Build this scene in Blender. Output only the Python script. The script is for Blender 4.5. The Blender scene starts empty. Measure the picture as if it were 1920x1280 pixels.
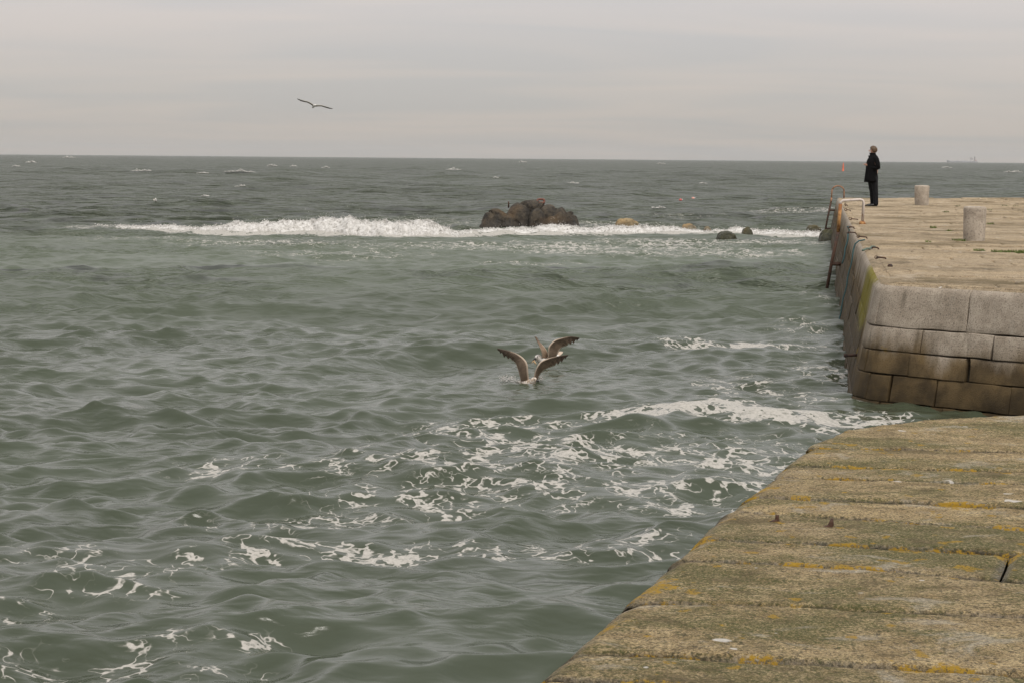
import bpy, bmesh, math, random
import numpy as np
from mathutils import Vector, Matrix

R = math.radians
scene = bpy.context.scene
COL = scene.collection
rng = np.random.default_rng(11)
random.seed(11)

# ------------------------------------------------------------------ camera
H = 2.62                        # eye height above mean water
F = 3800.0                      # focal length in photo pixels (1920 wide)
KD = F / 2667.0                 # depth scale
PITCH = math.atan((640 - 297) / F)
ROLL = R(0.477)
cam_d = bpy.data.cameras.new('camera')
cam_d.sensor_width = 36.0
cam_d.lens = F / 1920 * 36.0
cam_d.clip_start = 0.1
cam_d.clip_end = 20000
cam = bpy.data.objects.new('camera', cam_d)
COL.objects.link(cam)
CAMR = Matrix.Rotation(R(90) - PITCH, 3, 'X') @ Matrix.Rotation(ROLL, 3, 'Z')
cam.matrix_world = Matrix.Translation((0, 0, H)) @ CAMR.to_4x4()
scene.camera = cam

# ------------------------------------------------------------------ sky, sun, exposure
SUN = Vector((0.22, -0.50, 0.84)).normalized()       # towards the sun: high behind the viewer, veiled
sun_el = math.asin(SUN.z)
sun_az = math.atan2(SUN.x, SUN.y)
world = bpy.data.worlds.new('World')
scene.world = world
world.use_nodes = True
wt = world.node_tree
for n in list(wt.nodes):
    wt.nodes.remove(n)
w_out = wt.nodes.new('ShaderNodeOutputWorld')
w_bg = wt.nodes.new('ShaderNodeBackground')
w_bg.inputs['Strength'].default_value = 0.106
w_sky = wt.nodes.new('ShaderNodeTexSky')
w_sky.sky_type = 'NISHITA'
w_sky.sun_disc = False
w_sky.sun_elevation = sun_el
w_sky.sun_rotation = sun_az
w_sky.dust_density = 3.0
w_tc = wt.nodes.new('ShaderNodeTexCoord')
w_sep = wt.nodes.new('ShaderNodeSeparateXYZ')
wt.links.new(w_tc.outputs['Generated'], w_sep.inputs[0])
# overcast veil: brighter towards the zenith
w_ramp = wt.nodes.new('ShaderNodeValToRGB')
cr = w_ramp.color_ramp
cr.elements[0].position = 0.0
cr.elements[0].color = (0.475, 0.445, 0.405, 1)
cr.elements[1].position = 1.0
cr.elements[1].color = (0.94, 0.935, 0.94, 1)
e = cr.elements.new(0.032); e.color = (0.545, 0.515, 0.48, 1)
e = cr.elements.new(0.078); e.color = (0.63, 0.60, 0.585, 1)
e = cr.elements.new(0.6); e.color = (0.87, 0.855, 0.85, 1)
e = cr.elements.new(0.3); e.color = (0.79, 0.765, 0.755, 1)
wt.links.new(w_sep.outputs['Z'], w_ramp.inputs[0])
# long flat cloud streaks: project the direction on a cloud layer
def wmath(op, a, b=None):
    n = wt.nodes.new('ShaderNodeMath'); n.operation = op
    for i, v in enumerate((a, b)):
        if v is None:
            continue
        if isinstance(v, (int, float)):
            n.inputs[i].default_value = v
        else:
            wt.links.new(v, n.inputs[i])
    return n.outputs[0]
zc = wmath('ADD', wmath('MAXIMUM', w_sep.outputs['Z'], 0.0), 0.08)
w_cmb = wt.nodes.new('ShaderNodeCombineXYZ')
wt.links.new(wmath('DIVIDE', w_sep.outputs['X'], zc), w_cmb.inputs[0])
wt.links.new(wmath('DIVIDE', w_sep.outputs['Y'], zc), w_cmb.inputs[1])
w_map = wt.nodes.new('ShaderNodeMapping')
w_map.inputs['Scale'].default_value = (0.50, 0.85, 1)
w_map.inputs['Rotation'].default_value = (0, 0, R(-14))
wt.links.new(w_cmb.outputs[0], w_map.inputs['Vector'])
w_noise = wt.nodes.new('ShaderNodeTexNoise')
w_noise.inputs['Scale'].default_value = 1.0
w_noise.inputs['Detail'].default_value = 2.5
w_noise.inputs['Roughness'].default_value = 0.55
w_noise.inputs['Distortion'].default_value = 0.6
wt.links.new(w_map.outputs[0], w_noise.inputs['Vector'])
w_cr = wt.nodes.new('ShaderNodeValToRGB')
w_cr.color_ramp.elements[0].position = 0.36
w_cr.color_ramp.elements[0].color = (0.925, 0.947, 0.972, 1)
w_cr.color_ramp.elements[1].position = 0.62
w_cr.color_ramp.elements[1].color = (1.045, 1.015, 1.0, 1)
wt.links.new(w_noise.outputs['Fac'], w_cr.inputs[0])
w_mul = wt.nodes.new('ShaderNodeVectorMath'); w_mul.operation = 'MULTIPLY'
wt.links.new(w_ramp.outputs[0], w_mul.inputs[0])
wt.links.new(w_cr.outputs[0], w_mul.inputs[1])
w_scl = wt.nodes.new('ShaderNodeVectorMath'); w_scl.operation = 'SCALE'
w_scl.inputs['Scale'].default_value = 10.0
wt.links.new(w_mul.outputs[0], w_scl.inputs[0])
w_mix = wt.nodes.new('ShaderNodeMix'); w_mix.data_type = 'RGBA'
w_mix.inputs[0].default_value = 0.93
wt.links.new(w_sky.outputs[0], w_mix.inputs[6])
wt.links.new(w_scl.outputs[0], w_mix.inputs[7])
wt.links.new(w_mix.outputs[2], w_bg.inputs['Color'])
wt.links.new(w_bg.outputs[0], w_out.inputs[0])

sun_d = bpy.data.lights.new('sun', 'SUN')
sun_d.energy = 2.5
sun_d.angle = R(22)
sun_d.color = (1.0, 0.95, 0.88)
sun = bpy.data.objects.new('sun', sun_d)
COL.objects.link(sun)
sun.rotation_euler = SUN.to_track_quat('Z', 'Y').to_euler()

vs = scene.view_settings
vs.view_transform = 'Standard'
vs.look = 'None'
vs.gamma = 1.0
vs.exposure = 0.0
vs.use_curve_mapping = False
scene.render.engine = 'CYCLES'
scene.cycles.use_denoising = True
scene.cycles.max_bounces = 6

# ------------------------------------------------------------------ helpers
_M = np.array(CAMR)
def gp(px, py, z=0.0):
    """point of the horizontal plane at height z seen at photo pixel (px, py)"""
    d = _M @ np.array([(px - 960) / F, (640 - py) / F, -1.0])
    t = (z - H) / d[2]
    return np.array([d[0] * t, d[1] * t, z])
def at(px, py, depth):
    """point at pixel (px,py) at distance depth along +Y"""
    d = _M @ np.array([(px - 960) / F, (640 - py) / F, -1.0])
    t = depth / d[1]
    return np.array([d[0] * t, d[1] * t, H + d[2] * t])
def proj(p):
    q = _M.T @ (np.asarray(p, float) - np.array([0, 0, H]))
    return 960 + F * q[0] / -q[2], 640 - F * q[1] / -q[2]

def _hash(ix, iy, iz, seed):
    with np.errstate(over='ignore'):
        h = (ix.astype(np.uint32) * np.uint32(374761393) + iy.astype(np.uint32) * np.uint32(668265263)
             + iz.astype(np.uint32) * np.uint32(2246822519) + np.uint32(seed * 3266489917 % 4294967296))
        h ^= h >> np.uint32(13)
        h *= np.uint32(1274126177)
        h ^= h >> np.uint32(16)
        h *= np.uint32(2654435761)
        h ^= h >> np.uint32(15)
    return h.astype(np.float64) / 4294967295.0
def vnoise(x, y, z=None, seed=0):
    x = np.asarray(x, float); y = np.asarray(y, float)
    z = np.zeros_like(x) if z is None else np.asarray(z, float)
    x, y, z = np.broadcast_arrays(x, y, z)
    xi = np.floor(x).astype(np.int64); yi = np.floor(y).astype(np.int64); zi = np.floor(z).astype(np.int64)
    fx = x - xi; fy = y - yi; fz = z - zi
    fx = fx * fx * (3 - 2 * fx); fy = fy * fy * (3 - 2 * fy); fz = fz * fz * (3 - 2 * fz)
    r = 0
    for a in (0, 1):
        for b in (0, 1):
            for c in (0, 1):
                w = (fx if a else 1 - fx) * (fy if b else 1 - fy) * (fz if c else 1 - fz)
                r = r + w * _hash(xi + a, yi + b, zi + c, seed)
    return r * 2 - 1
def fbm(x, y, z=None, seed=0, octv=4, gain=0.5):
    r = 0; a = 1.0; f = 1.0; t = 0
    for i in range(octv):
        r = r + a * vnoise(np.asarray(x) * f, np.asarray(y) * f, None if z is None else np.asarray(z) * f, seed + i * 7)
        t += a; a *= gain; f *= 2.03
    return r / t

def link(o, parent=None):
    COL.objects.link(o)
    if parent is not None:
        o.parent = parent
    return o
def tag(o, label=None, cat=None, group=None, kind=None):
    if label: o['label'] = label
    if cat: o['category'] = cat
    if group: o['group'] = group
    if kind: o['kind'] = kind
    return o
def empty(name, loc=(0, 0, 0), rz=0.0):
    o = bpy.data.objects.new(name, None)
    o.empty_display_size = 0.2
    o.location = loc
    o.rotation_euler = (0, 0, rz)
    return link(o)
def meshobj(name, verts, faces, mat, parent=None, smooth=True, attrs=None):
    me = bpy.data.meshes.new(name)
    me.from_pydata([tuple(map(float, v)) for v in verts], [], [tuple(map(int, f)) for f in faces])
    if smooth:
        me.polygons.foreach_set('use_smooth', np.ones(len(me.polygons), bool))
    if attrs:
        for k, v in attrs.items():
            a = me.attributes.new(k, 'FLOAT', 'POINT')
            a.data.foreach_set('value', np.asarray(v, np.float32).ravel())
    me.update()
    if mat is not None:
        me.materials.append(mat)
    return link(bpy.data.objects.new(name, me), parent)
def fastmesh(name, V, quads=None, tris=None, mat=None, parent=None, attrs=None, smooth=True):
    me = bpy.data.meshes.new(name)
    V = np.ascontiguousarray(V, np.float32).reshape(-1, 3)
    me.vertices.add(len(V)); me.vertices.foreach_set('co', V.ravel())
    idx = (quads if quads is not None else tris)
    k = idx.shape[1]
    me.loops.add(idx.size); me.loops.foreach_set('vertex_index', idx.astype(np.int32).ravel())
    me.polygons.add(len(idx))
    me.polygons.foreach_set('loop_start', np.arange(0, idx.size, k, dtype=np.int32))
    me.update(calc_edges=True)
    me.polygons.foreach_set('use_smooth', np.full(len(idx), smooth))
    if attrs:
        for kk, v in attrs.items():
            a = me.attributes.new(kk, 'FLOAT', 'POINT')
            a.data.foreach_set('value', np.ascontiguousarray(v, np.float32).ravel())
    me.update()
    if mat is not None: me.materials.append(mat)
    return link(bpy.data.objects.new(name, me), parent)
def gridquads(n, m, closed=False, flip=False):
    i = np.arange(n - 1)[:, None]; mm = m if closed else m - 1
    j = np.arange(mm)[None, :]; j2 = (j + 1) % m
    a = i * m + j; b = i * m + j2; c = (i + 1) * m + j2; d = (i + 1) * m + j
    q = np.stack([a, b, c, d], -1).reshape(-1, 4)
    return q[:, ::-1] if flip else q

class MB:
    """collects shapes into one mesh"""
    def __init__(s): s.v = []; s.f = []
    def add(s, V, Fc):
        o = len(s.v); s.v += [tuple(p) for p in V]; s.f += [tuple(i + o for i in f) for f in Fc]
    def loft(s, rings, cap=True, closed=True):
        n = len(rings); m = len(rings[0])
        V = [tuple(p) for r in rings for p in r]
        Fc = [tuple(q) for q in gridquads(n, m, closed)]
        if cap and closed:
            Fc.append(tuple(range(m - 1, -1, -1))); Fc.append(tuple((n - 1) * m + i for i in range(m)))
        s.add(V, Fc)
    def tube(s, pts, r, m=8, cap=True):
        pts = [Vector(p) for p in pts]
        rr = [r] * len(pts) if isinstance(r, (int, float)) else list(r)
        rings = []
        t0 = (pts[1] - pts[0]).normalized()
        up = Vector((0, 0, 1)) if abs(t0.z) < 0.9 else Vector((1, 0, 0))
        u = t0.cross(up).normalized()
        for i, p in enumerate(pts):
            a = pts[max(i - 1, 0)]; b = pts[min(i + 1, len(pts) - 1)]
            t = (b - a)
            t = t.normalized() if t.length > 1e-9 else t0
            u = (u - t * u.dot(t)).normalized(); w = t.cross(u)
            rings.append([p + (u * math.cos(2 * math.pi * k / m) + w * math.sin(2 * math.pi * k / m)) * rr[i] for k in range(m)])
        s.loft(rings, cap)
    def box(s, c, size, rot=None, bev=0.0):
        bm = bmesh.new()
        bmesh.ops.create_cube(bm, size=1.0)
        for v in bm.verts:
            v.co = Vector((v.co.x * size[0], v.co.y * size[1], v.co.z * size[2]))
        if bev:
            bmesh.ops.bevel(bm, geom=bm.edges[:], offset=bev, segments=2, affect='EDGES', profile=0.5)
        M = (rot.to_4x4() if rot is not None else Matrix())
        bm.verts.index_update()
        s.add([(M @ v.co) + Vector(c) for v in bm.verts], [[v.index for v in f.verts] for f in bm.faces])
        bm.free()
    def ellipsoid(s, c, r, nu=14, nv=9, rot=None):
        rings = []
        for i in range(nv + 1):
            a = -math.pi / 2 + math.pi * i / nv
            a = max(-1.5, min(1.5, a))
            ring = []
            for k in range(nu):
                p = Vector((math.cos(a) * math.cos(2 * math.pi * k / nu) * r[0], math.cos(a) * math.sin(2 * math.pi * k / nu) * r[1], math.sin(a) * r[2]))
                if rot is not None: p = rot @ p
                ring.append(p + Vector(c))
            rings.append(ring)
        s.loft(rings)
    def build(s, name, mat, parent=None, smooth=True):
        return meshobj(name, s.v, s.f, mat, parent, smooth)

# node helper -------------------------------------------------------
class NT:
    def __init__(s, name):
        s.m = bpy.data.materials.new(name); s.m.use_nodes = True
        s.t = s.m.node_tree
        for n in list(s.t.nodes): s.t.nodes.remove(n)
        s.out = s.t.nodes.new('ShaderNodeOutputMaterial')
    def n(s, typ, props=None, **ins):
        nd = s.t.nodes.new(typ)
        for k, v in (props or {}).items(): setattr(nd, k, v)
        for k, v in ins.items():
            key = k.replace('_', ' ') if k.replace('_', ' ') in nd.inputs else (int(k[1:]) if k[0] == 'i' and k[1:].isdigit() else k)
            s.set(nd.inputs[key], v)
        return nd
    def set(s, sock, v):
        if isinstance(v, bpy.types.NodeSocket): s.t.links.new(v, sock)
        elif isinstance(v, tuple) and len(v) == 3 and sock.type == 'RGBA': sock.default_value = (*v, 1)
        else: sock.default_value = v
    def math(s, op, a, b=0.0, c=0.0, clamp=False):
        nd = s.n('ShaderNodeMath', {'operation': op, 'use_clamp': clamp})
        for i, v in enumerate((a, b, c)): s.set(nd.inputs[i], v)
        return nd.outputs[0]
    def noise(s, vec, scale, detail=3.0, rough=0.55, dist=0.0):
        return s.n('ShaderNodeTexNoise', None, Vector=vec, Scale=scale, Detail=detail, Roughness=rough, Distortion=dist).outputs['Fac']
    def mapr(s, v, a, b, c=0.0, d=1.0, smooth=True):
        nd = s.n('ShaderNodeMapRange', {'interpolation_type': 'SMOOTHSTEP' if smooth else 'LINEAR'})
        for i, x in enumerate((v, a, b, c, d)): s.set(nd.inputs[i], x)
        return nd.outputs[0]
    def mix(s, f, a, b, blend='MIX'):
        nd = s.n('ShaderNodeMix', {'data_type': 'RGBA', 'blend_type': blend})
        s.set(nd.inputs[0], f); s.set(nd.inputs[6], a); s.set(nd.inputs[7], b)
        return nd.outputs[2]
    def attr(s, name):
        return s.n('ShaderNodeAttribute', {'attribute_name': name}).outputs['Fac']
    def pos(s):
        return s.n('ShaderNodeNewGeometry').outputs['Position']
    def obj(s):
        return s.n('ShaderNodeTexCoord').outputs['Object']
    def rand(s):
        return s.n('ShaderNodeObjectInfo').outputs['Random']
    def mapping(s, vec, scale=(1, 1, 1), rot=(0, 0, 0)):
        return s.n('ShaderNodeMapping', None, Vector=vec, Scale=scale, Rotation=rot).outputs[0]
    def bump(s, h, strength=0.5, dist=0.02, normal=None):
        nd = s.n('ShaderNodeBump', None, Height=h, Strength=strength, Distance=dist)
        if normal is not None: s.set(nd.inputs['Normal'], normal)
        return nd.outputs[0]
    def principled(s, col, rough=0.6, normal=None, **kw):
        nd = s.n('ShaderNodeBsdfPrincipled')
        s.set(nd.inputs['Base Color'], col); s.set(nd.inputs['Roughness'], rough)
        if normal is not None: s.set(nd.inputs['Normal'], normal)
        for k, v in kw.items(): s.set(nd.inputs[k.replace('_', ' ')], v)
        return nd.outputs[0]
    def done(s, sh):
        s.t.links.new(sh, s.out.inputs['Surface']); return s.m

def simple(name, col, rough=0.6, var=0.15, scale=12.0, bump=0.2, **kw):
    t = NT(name); p = t.obj()
    f = t.noise(p, scale, 4)
    c = t.mix(t.mapr(f, 0.3, 0.7), tuple(x * (1 - var) for x in col), tuple(min(1, x * (1 + var)) for x in col))
    return t.done(t.principled(c, rough, t.bump(t.noise(p, scale * 6, 3), bump, 0.01), **kw))

def rust_mat(name, base, rusty, amount=0.5):
    t = NT(name); p = t.pos()
    f = t.mapr(t.noise(p, 9, 5, 0.6), 0.62 - amount * 0.4, 0.75 - amount * 0.4)
    c = t.mix(f, base, t.mix(t.noise(p, 40, 3), tuple(x * 0.6 for x in rusty), rusty))
    return t.done(t.principled(c, 0.75, t.bump(t.noise(p, 60, 4), 0.5, 0.01)))

# ------------------------------------------------------------------ materials: stone
def granite(name, lo, hi, far=False):
    """weathered deck granite: speckle, moss, lichen at the arrises, droppings"""
    t = NT(name); p = t.pos(); r = t.rand()
    big = t.noise(p, 0.9, 5, 0.6)
    mid = t.noise(p, 7, 5, 0.62)
    fine = t.noise(p, 55, 4, 0.75)
    vfine = t.noise(p, 170, 3, 0.8)
    c = t.mix(t.mapr(mid, 0.3, 0.7), lo, hi)
    c = t.mix(t.mapr(big, 0.35, 0.7, 0.0, 0.45), c, tuple(x * 0.72 for x in hi))
    if not far:
        gr = t.noise(p, 95, 5, 0.85)
        c = t.mix(1.0, c, t.mix(t.mapr(gr, 0.36, 0.64), (0.34, 0.32, 0.28), (1.45, 1.45, 1.43)), 'MULTIPLY')
    c = t.mix(1.0, c, t.n('ShaderNodeCombineXYZ', None, X=t.mapr(r, 0, 1, 0.88, 1.1, False), Y=t.mapr(r, 0, 1, 0.88, 1.08, False), Z=t.mapr(r, 0, 1, 0.9, 1.06, False)).outputs[0], 'MULTIPLY')
    # crystals
    c = t.mix(t.mapr(fine, 0.50, 0.62, 0.0, 0.9), c, (0.075, 0.06, 0.032))
    c = t.mix(t.mapr(vfine, 0.55, 0.72, 0.0, 0.7), c, (0.46, 0.42, 0.36))
    edge = t.attr('edge')
    if not far:
        # dark green algae and moss
        g = t.math('ADD', t.noise(t.mapping(p, (1.0, 1.6, 1)), 1.35, 4, 0.6, 0.4), t.math('MULTIPLY', t.noise(p, 34, 4, 0.75), 0.55))
        gm = t.math('MULTIPLY', t.mapr(g, 0.70, 0.92, 0.0, 1.0), t.mapr(gr, 0.62, 0.42, 0.25, 1.0))
        c = t.mix(gm, c, t.mix(t.noise(p, 60, 3), (0.045, 0.054, 0.010), (0.13, 0.13, 0.04)))
        b2 = t.noise(t.mapping(p, (1, 1.5, 1)), 2.4, 5, 0.7, 0.6)
        c = t.mix(t.mapr(b2, 0.52, 0.66, 0.0, 0.6), c, (0.115, 0.085, 0.04))
        c = t.mix(t.mapr(b2, 0.45, 0.32, 0.0, 0.65), c, t.mix(t.mapr(gr, 0.38, 0.6), (0.26, 0.23, 0.18), (0.60, 0.54, 0.43)))
        # pale grey crust on the worn arrises
        e1 = t.mapr(t.math('ADD', edge, t.math('MULTIPLY', t.noise(p, 26, 4, 0.7), 0.6)), 0.85, 1.3, 0.0, 0.55)
        c = t.mix(e1, c, t.mix(t.mapr(fine, 0.4, 0.6), (0.36, 0.33, 0.29), (0.13, 0.115, 0.10)))
        # crack shade painted into the joint sides, in a dirt colour
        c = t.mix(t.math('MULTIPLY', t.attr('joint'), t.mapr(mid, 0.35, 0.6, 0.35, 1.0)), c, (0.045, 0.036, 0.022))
        # yellow lichen
        l1 = t.math('ADD', t.math('MULTIPLY', edge, 0.30), t.math('ADD', t.noise(p, 3.1, 3, 0.5), t.math('MULTIPLY', t.noise(p, 28, 4, 0.7), 0.42)))
        lm = t.mapr(l1, 0.985, 1.05)
        lm = t.math('MULTIPLY', lm, t.mapr(t.noise(p, 48, 4, 0.7), 0.40, 0.52))
        sp_ = t.mapr(t.math('ADD', t.noise(p, 8.0, 2, 0.4), t.math('MULTIPLY', big, 0.25)), 0.80, 0.84)
        lm = t.math('MAXIMUM', lm, t.math('MULTIPLY', sp_, t.mapr(gr, 0.40, 0.55)))
        c = t.mix(lm, c, t.mix(t.noise(p, 45, 3), (0.40, 0.22, 0.018), (0.50, 0.33, 0.05)))
    else:
        g = t.math('ADD', t.noise(p, 0.6, 4, 0.6), t.math('MULTIPLY', t.noise(p, 9, 4, 0.75), 0.5))
        c = t.mix(t.mapr(g, 0.66, 0.95, 0.0, 0.85), c, (0.14, 0.105, 0.05))
        k1 = t.noise(t.mapping(p, (0.8, 0.3, 1)), 2.2, 5, 0.7, 0.5)
        c = t.mix(t.mapr(k1, 0.54, 0.70, 0.0, 0.7), c, (0.11, 0.082, 0.045))
        c = t.mix(t.mapr(k1, 0.44, 0.32, 0.0, 0.5), c, (0.58, 0.49, 0.38))
        l1 = t.math('ADD', t.noise(p, 0.8, 3, 0.5), t.math('MULTIPLY', t.noise(p, 7, 4, 0.7), 0.5))
        c = t.mix(t.mapr(l1, 0.97, 1.05, 0, 0.7), c, (0.34, 0.22, 0.06))
    # bird droppings, thin and white
    d1 = t.noise(p, 6.5 if not far else 4.5, 2, 0.5, 0.4)
    d2 = t.noise(p, 0.7, 2)
    dm = t.mapr(t.math('ADD', d1, t.math('MULTIPLY', d2, 0.16)), 0.815, 0.84)
    c = t.mix(t.math('MULTIPLY', dm, t.mapr(fine, 0.3, 0.5, 0.5, 0.95)), c, (0.72, 0.68, 0.62))
    h = t.math('ADD', t.math('MULTIPLY', mid, 0.6), t.math('ADD', t.math('MULTIPLY', fine, 0.8), t.math('MULTIPLY', vfine, 0.45)))
    return t.done(t.principled(c, 0.9, t.bump(h, 1.0, 0.03), Specular_IOR_Level=0.25))

def wall_stone(name):
    """pier wall granite, brown tide staining below, algae streaks where the attribute says"""
    t = NT(name); p = t.pos(); r = t.rand()
    mid = t.noise(p, 5, 5, 0.6)
    fine = t.noise(p, 75, 4, 0.75)
    vfine = t.noise(p, 160, 3, 0.8)
    c = t.mix(t.mapr(mid, 0.3, 0.7), (0.33, 0.275, 0.215), (0.48, 0.41, 0.33))
    c = t.mix(t.mapr(r, 0, 1, 0, 0.25), c, (0.30, 0.235, 0.16))
    c = t.mix(t.mapr(fine, 0.50, 0.66, 0, 0.6), c, (0.07, 0.06, 0.05))
    c = t.mix(t.mapr(vfine, 0.56, 0.72, 0, 0.6), c, (0.45, 0.41, 0.36))
    # vertical run-off streaks
    st = t.noise(t.mapping(p, (7, 7, 0.35)), 1.0, 3, 0.6)
    c = t.mix(t.mapr(st, 0.58, 0.75, 0, 0.4), c, (0.42, 0.38, 0.32))
    c = t.mix(t.mapr(st, 0.42, 0.25, 0, 0.5), c, (0.10, 0.085, 0.06))
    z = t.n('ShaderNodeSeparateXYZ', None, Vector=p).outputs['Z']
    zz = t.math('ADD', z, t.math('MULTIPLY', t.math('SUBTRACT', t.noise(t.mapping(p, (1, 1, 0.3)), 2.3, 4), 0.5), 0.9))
    zz = t.math('SUBTRACT', zz, t.math('MULTIPLY', t.attr('brown_rise'), 0.42))  # dark brown zone reaches higher where this attribute is set
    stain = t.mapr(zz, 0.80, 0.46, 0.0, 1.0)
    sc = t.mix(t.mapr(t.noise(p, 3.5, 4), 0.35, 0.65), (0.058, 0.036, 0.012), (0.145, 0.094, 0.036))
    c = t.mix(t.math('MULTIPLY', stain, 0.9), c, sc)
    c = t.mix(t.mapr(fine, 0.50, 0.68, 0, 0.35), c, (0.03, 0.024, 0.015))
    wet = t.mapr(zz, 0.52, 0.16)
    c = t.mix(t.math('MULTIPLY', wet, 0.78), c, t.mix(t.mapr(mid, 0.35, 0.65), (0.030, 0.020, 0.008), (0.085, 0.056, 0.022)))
    al = t.attr('algae')
    am = t.mapr(t.math('ADD', t.math('MULTIPLY', al, 0.58), t.noise(t.mapping(p, (11, 11, 0.8)), 1.0, 4, 0.65)), 0.74, 0.96)
    c = t.mix(t.math('MULTIPLY', am, 0.9), c, t.mix(t.noise(t.mapping(p, (20, 20, 3)), 1, 3), (0.13, 0.115, 0.012), (0.29, 0.24, 0.03)))
    sp = t.noise(p, 2.6, 2, 0.4)
    c = t.mix(t.mapr(sp, 0.735, 0.75, 0, 0.8), c, (0.23, 0.15, 0.03))
    h = t.math('ADD', t.math('MULTIPLY', mid, 0.6), t.math('ADD', t.math('MULTIPLY', fine, 0.7), t.math('MULTIPLY', vfine, 0.3)))
    return t.done(t.principled(c, t.mapr(wet, 0, 1, 0.9, 0.62), t.bump(h, 0.9, 0.022), Specular_IOR_Level=0.18))

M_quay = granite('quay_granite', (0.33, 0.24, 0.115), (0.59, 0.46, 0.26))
M_deck = granite('pier_deck_granite', (0.42, 0.315, 0.195), (0.60, 0.475, 0.315), far=True)
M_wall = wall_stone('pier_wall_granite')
M_mortar = simple('joint_earth', (0.045, 0.037, 0.024), 0.95, 0.4, 14)
M_bollard = None

# ------------------------------------------------------------------ sea
ZD = 1.29        # pier deck height
ZQ = 1.02        # near quay height

RSC = F * 0.5333 * H            # metres of depth per rendered pixel row = r*r/RSC
NW = 250
lam = np.concatenate([np.exp(rng.uniform(math.log(0.22), math.log(11.0), 226)), np.exp(rng.uniform(math.log(11.0), math.log(32.0), 24))])
lam.sort()
kk = 2 * math.pi / lam
main = R(-84)                                      # waves run towards the viewer, a little to the right
spread = rng.normal(0, 1, NW) * np.interp(np.log(lam), [math.log(0.22), math.log(2), math.log(11)], [R(40), R(36), R(24)])
wdx = np.cos(main + spread); wdy = np.sin(main + spread)
ak = np.interp(np.log(lam), np.log([0.22, 0.5, 1.2, 2.6, 4.5, 7.0, 11.0, 32.0]), [0.032, 0.041, 0.034, 0.022, 0.016, 0.014, 0.012, 0.010])
amp = ak / kk
pha = rng.uniform(0, 2 * math.pi, NW)

A_h = gp(1000, 806)[:2]; B_h = gp(1470, 800)[:2]
def hump(x, y):
    """one steeper wave in front of the quay, foam on its back"""
    d = B_h - A_h; L = np.hypot(*d); d = d / L; nrm = np.array([-d[1], d[0]])
    u = (x - A_h[0]) * d[0] + (y - A_h[1]) * d[1]; v = (x - A_h[0]) * nrm[0] + (y - A_h[1]) * nrm[1]
    v = v + 0.12 * np.sin(u * 2.1)
    along = np.clip(u / 1.0, 0, 1) * np.clip((L + 0.6 - u) / 1.2, 0, 1)
    prof = np.where(v < 0, np.exp(-(v / 0.42) ** 2), np.exp(-(v / 1.0) ** 2))
    return 0.11 * along * prof
BRK = [(178, 421, .0), (195, 424, .03), (250, 429, .10), (350, 434, .13), (450, 437, .20), (520, 437, .26), (580, 437, .38), (620, 438, .43), (680, 440, .37),
       (740, 442, .34), (800, 443, .32), (850, 442, .15), (900, 438, .12), (960, 437, .20), (1000, 437, .12), (1050, 437, .20), (1100, 438, .12),
       (1180, 437, .17), (1260, 438, .16), (1330, 440, .12), (1390, 440, .20), (1450, 442, .16), (1520, 443, .10), (1560, 444, .10)]
bp = np.array([gp(a, b)[:2] for a, b, c in BRK]); bh = np.array([c for a, b, c in BRK])
def breaker_mound(x, y):
    yc = np.interp(x, bp[:, 0], bp[:, 1]); h = np.interp(x, bp[:, 0], bh, left=0, right=0)
    v = y - yc
    return h * 0.55 * np.where(v < 0, np.exp(-(v / 0.8) ** 2), np.exp(-(v / 1.6) ** 2))

def sea(x, y, dr=None):
    """Gerstner sum: displaced x, y, z and the slope variance the mesh is too coarse for"""
    X = x.copy(); Y = y.copy(); Z = np.zeros_like(x); lost = np.zeros_like(x)
    r = np.hypot(x, y) / KD
    # sheltered and shallower close in; rougher outside the rock
    size = np.interp(r, [5, 12, 25, 45, 70, 140], [0.9, 0.88, 0.88, 0.85, 0.95, 1.1])
    gust = 1.0 + 0.38 * fbm(x / 3.2, y / 5.0, seed=5, octv=3)
    gx, gy, _ = gp(1005, 705)
    calm_g = 1 - 0.85 * np.exp(-(((x - gx) / 1.3) ** 2 + ((y - gy + 0.5) / 1.8) ** 2) ** 2)
    cx_, cy_, _ = gp(1720, 778)
    calm_g = calm_g * (1 - 0.8 * np.exp(-(((x - cx_) / 1.6) ** 2 + ((y - cy_) / 2.2) ** 2) ** 2))
    calm_b = 1 - 0.55 * np.exp(-((y / KD - 43) / 8.5) ** 4)
    near_chop = np.interp(r, [6, 14, 24, 36], [1.2, 1.2, 1.1, 0.85])
    near_cut = np.interp(r, [9, 24], [0.42, 0.95]); off_shore = np.interp(r, [45, 80], [1.0, 1.3]); long_w = np.interp(r, [50, 120], [0.0, 1.7])
    for i in range(NW):
        k = kk[i]
        a = amp[i] * size
        if lam[i] < 1.2: a = a * gust * near_chop
        elif lam[i] > 1.6: a = a * near_cut
        if lam[i] > 0.7: a = a * calm_g
        if lam[i] > 1.8: a = a * calm_b
        if lam[i] > 11: a = a * long_w
        elif lam[i] > 3.5: a = a * off_shore
        if dr is not None:
            w = np.clip((lam[i] / dr - 1.6) / 1.8, 0, 1)
            lost += (a * k) ** 2 * 0.5 * (1 - w * w)
            if lam[i] > 4: w = np.maximum(w, np.interp(r, [110, 200], [0.0, 1.0]))
            a = a * w
            sel = a > 1e-6
            if not sel.any(): continue
        th = k * (wdx[i] * x + wdy[i] * y) + pha[i]
        s = np.sin(th); c = np.cos(th)
        Z += a * c
        q = 0.8 if lam[i] > 0.6 else 0.55
        X -= q * a * wdx[i] * s
        Y -= q * a * wdy[i] * s
    Z = Z + hump(x, y) + breaker_mound(x, y)
    return X, Y, Z, lost
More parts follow.
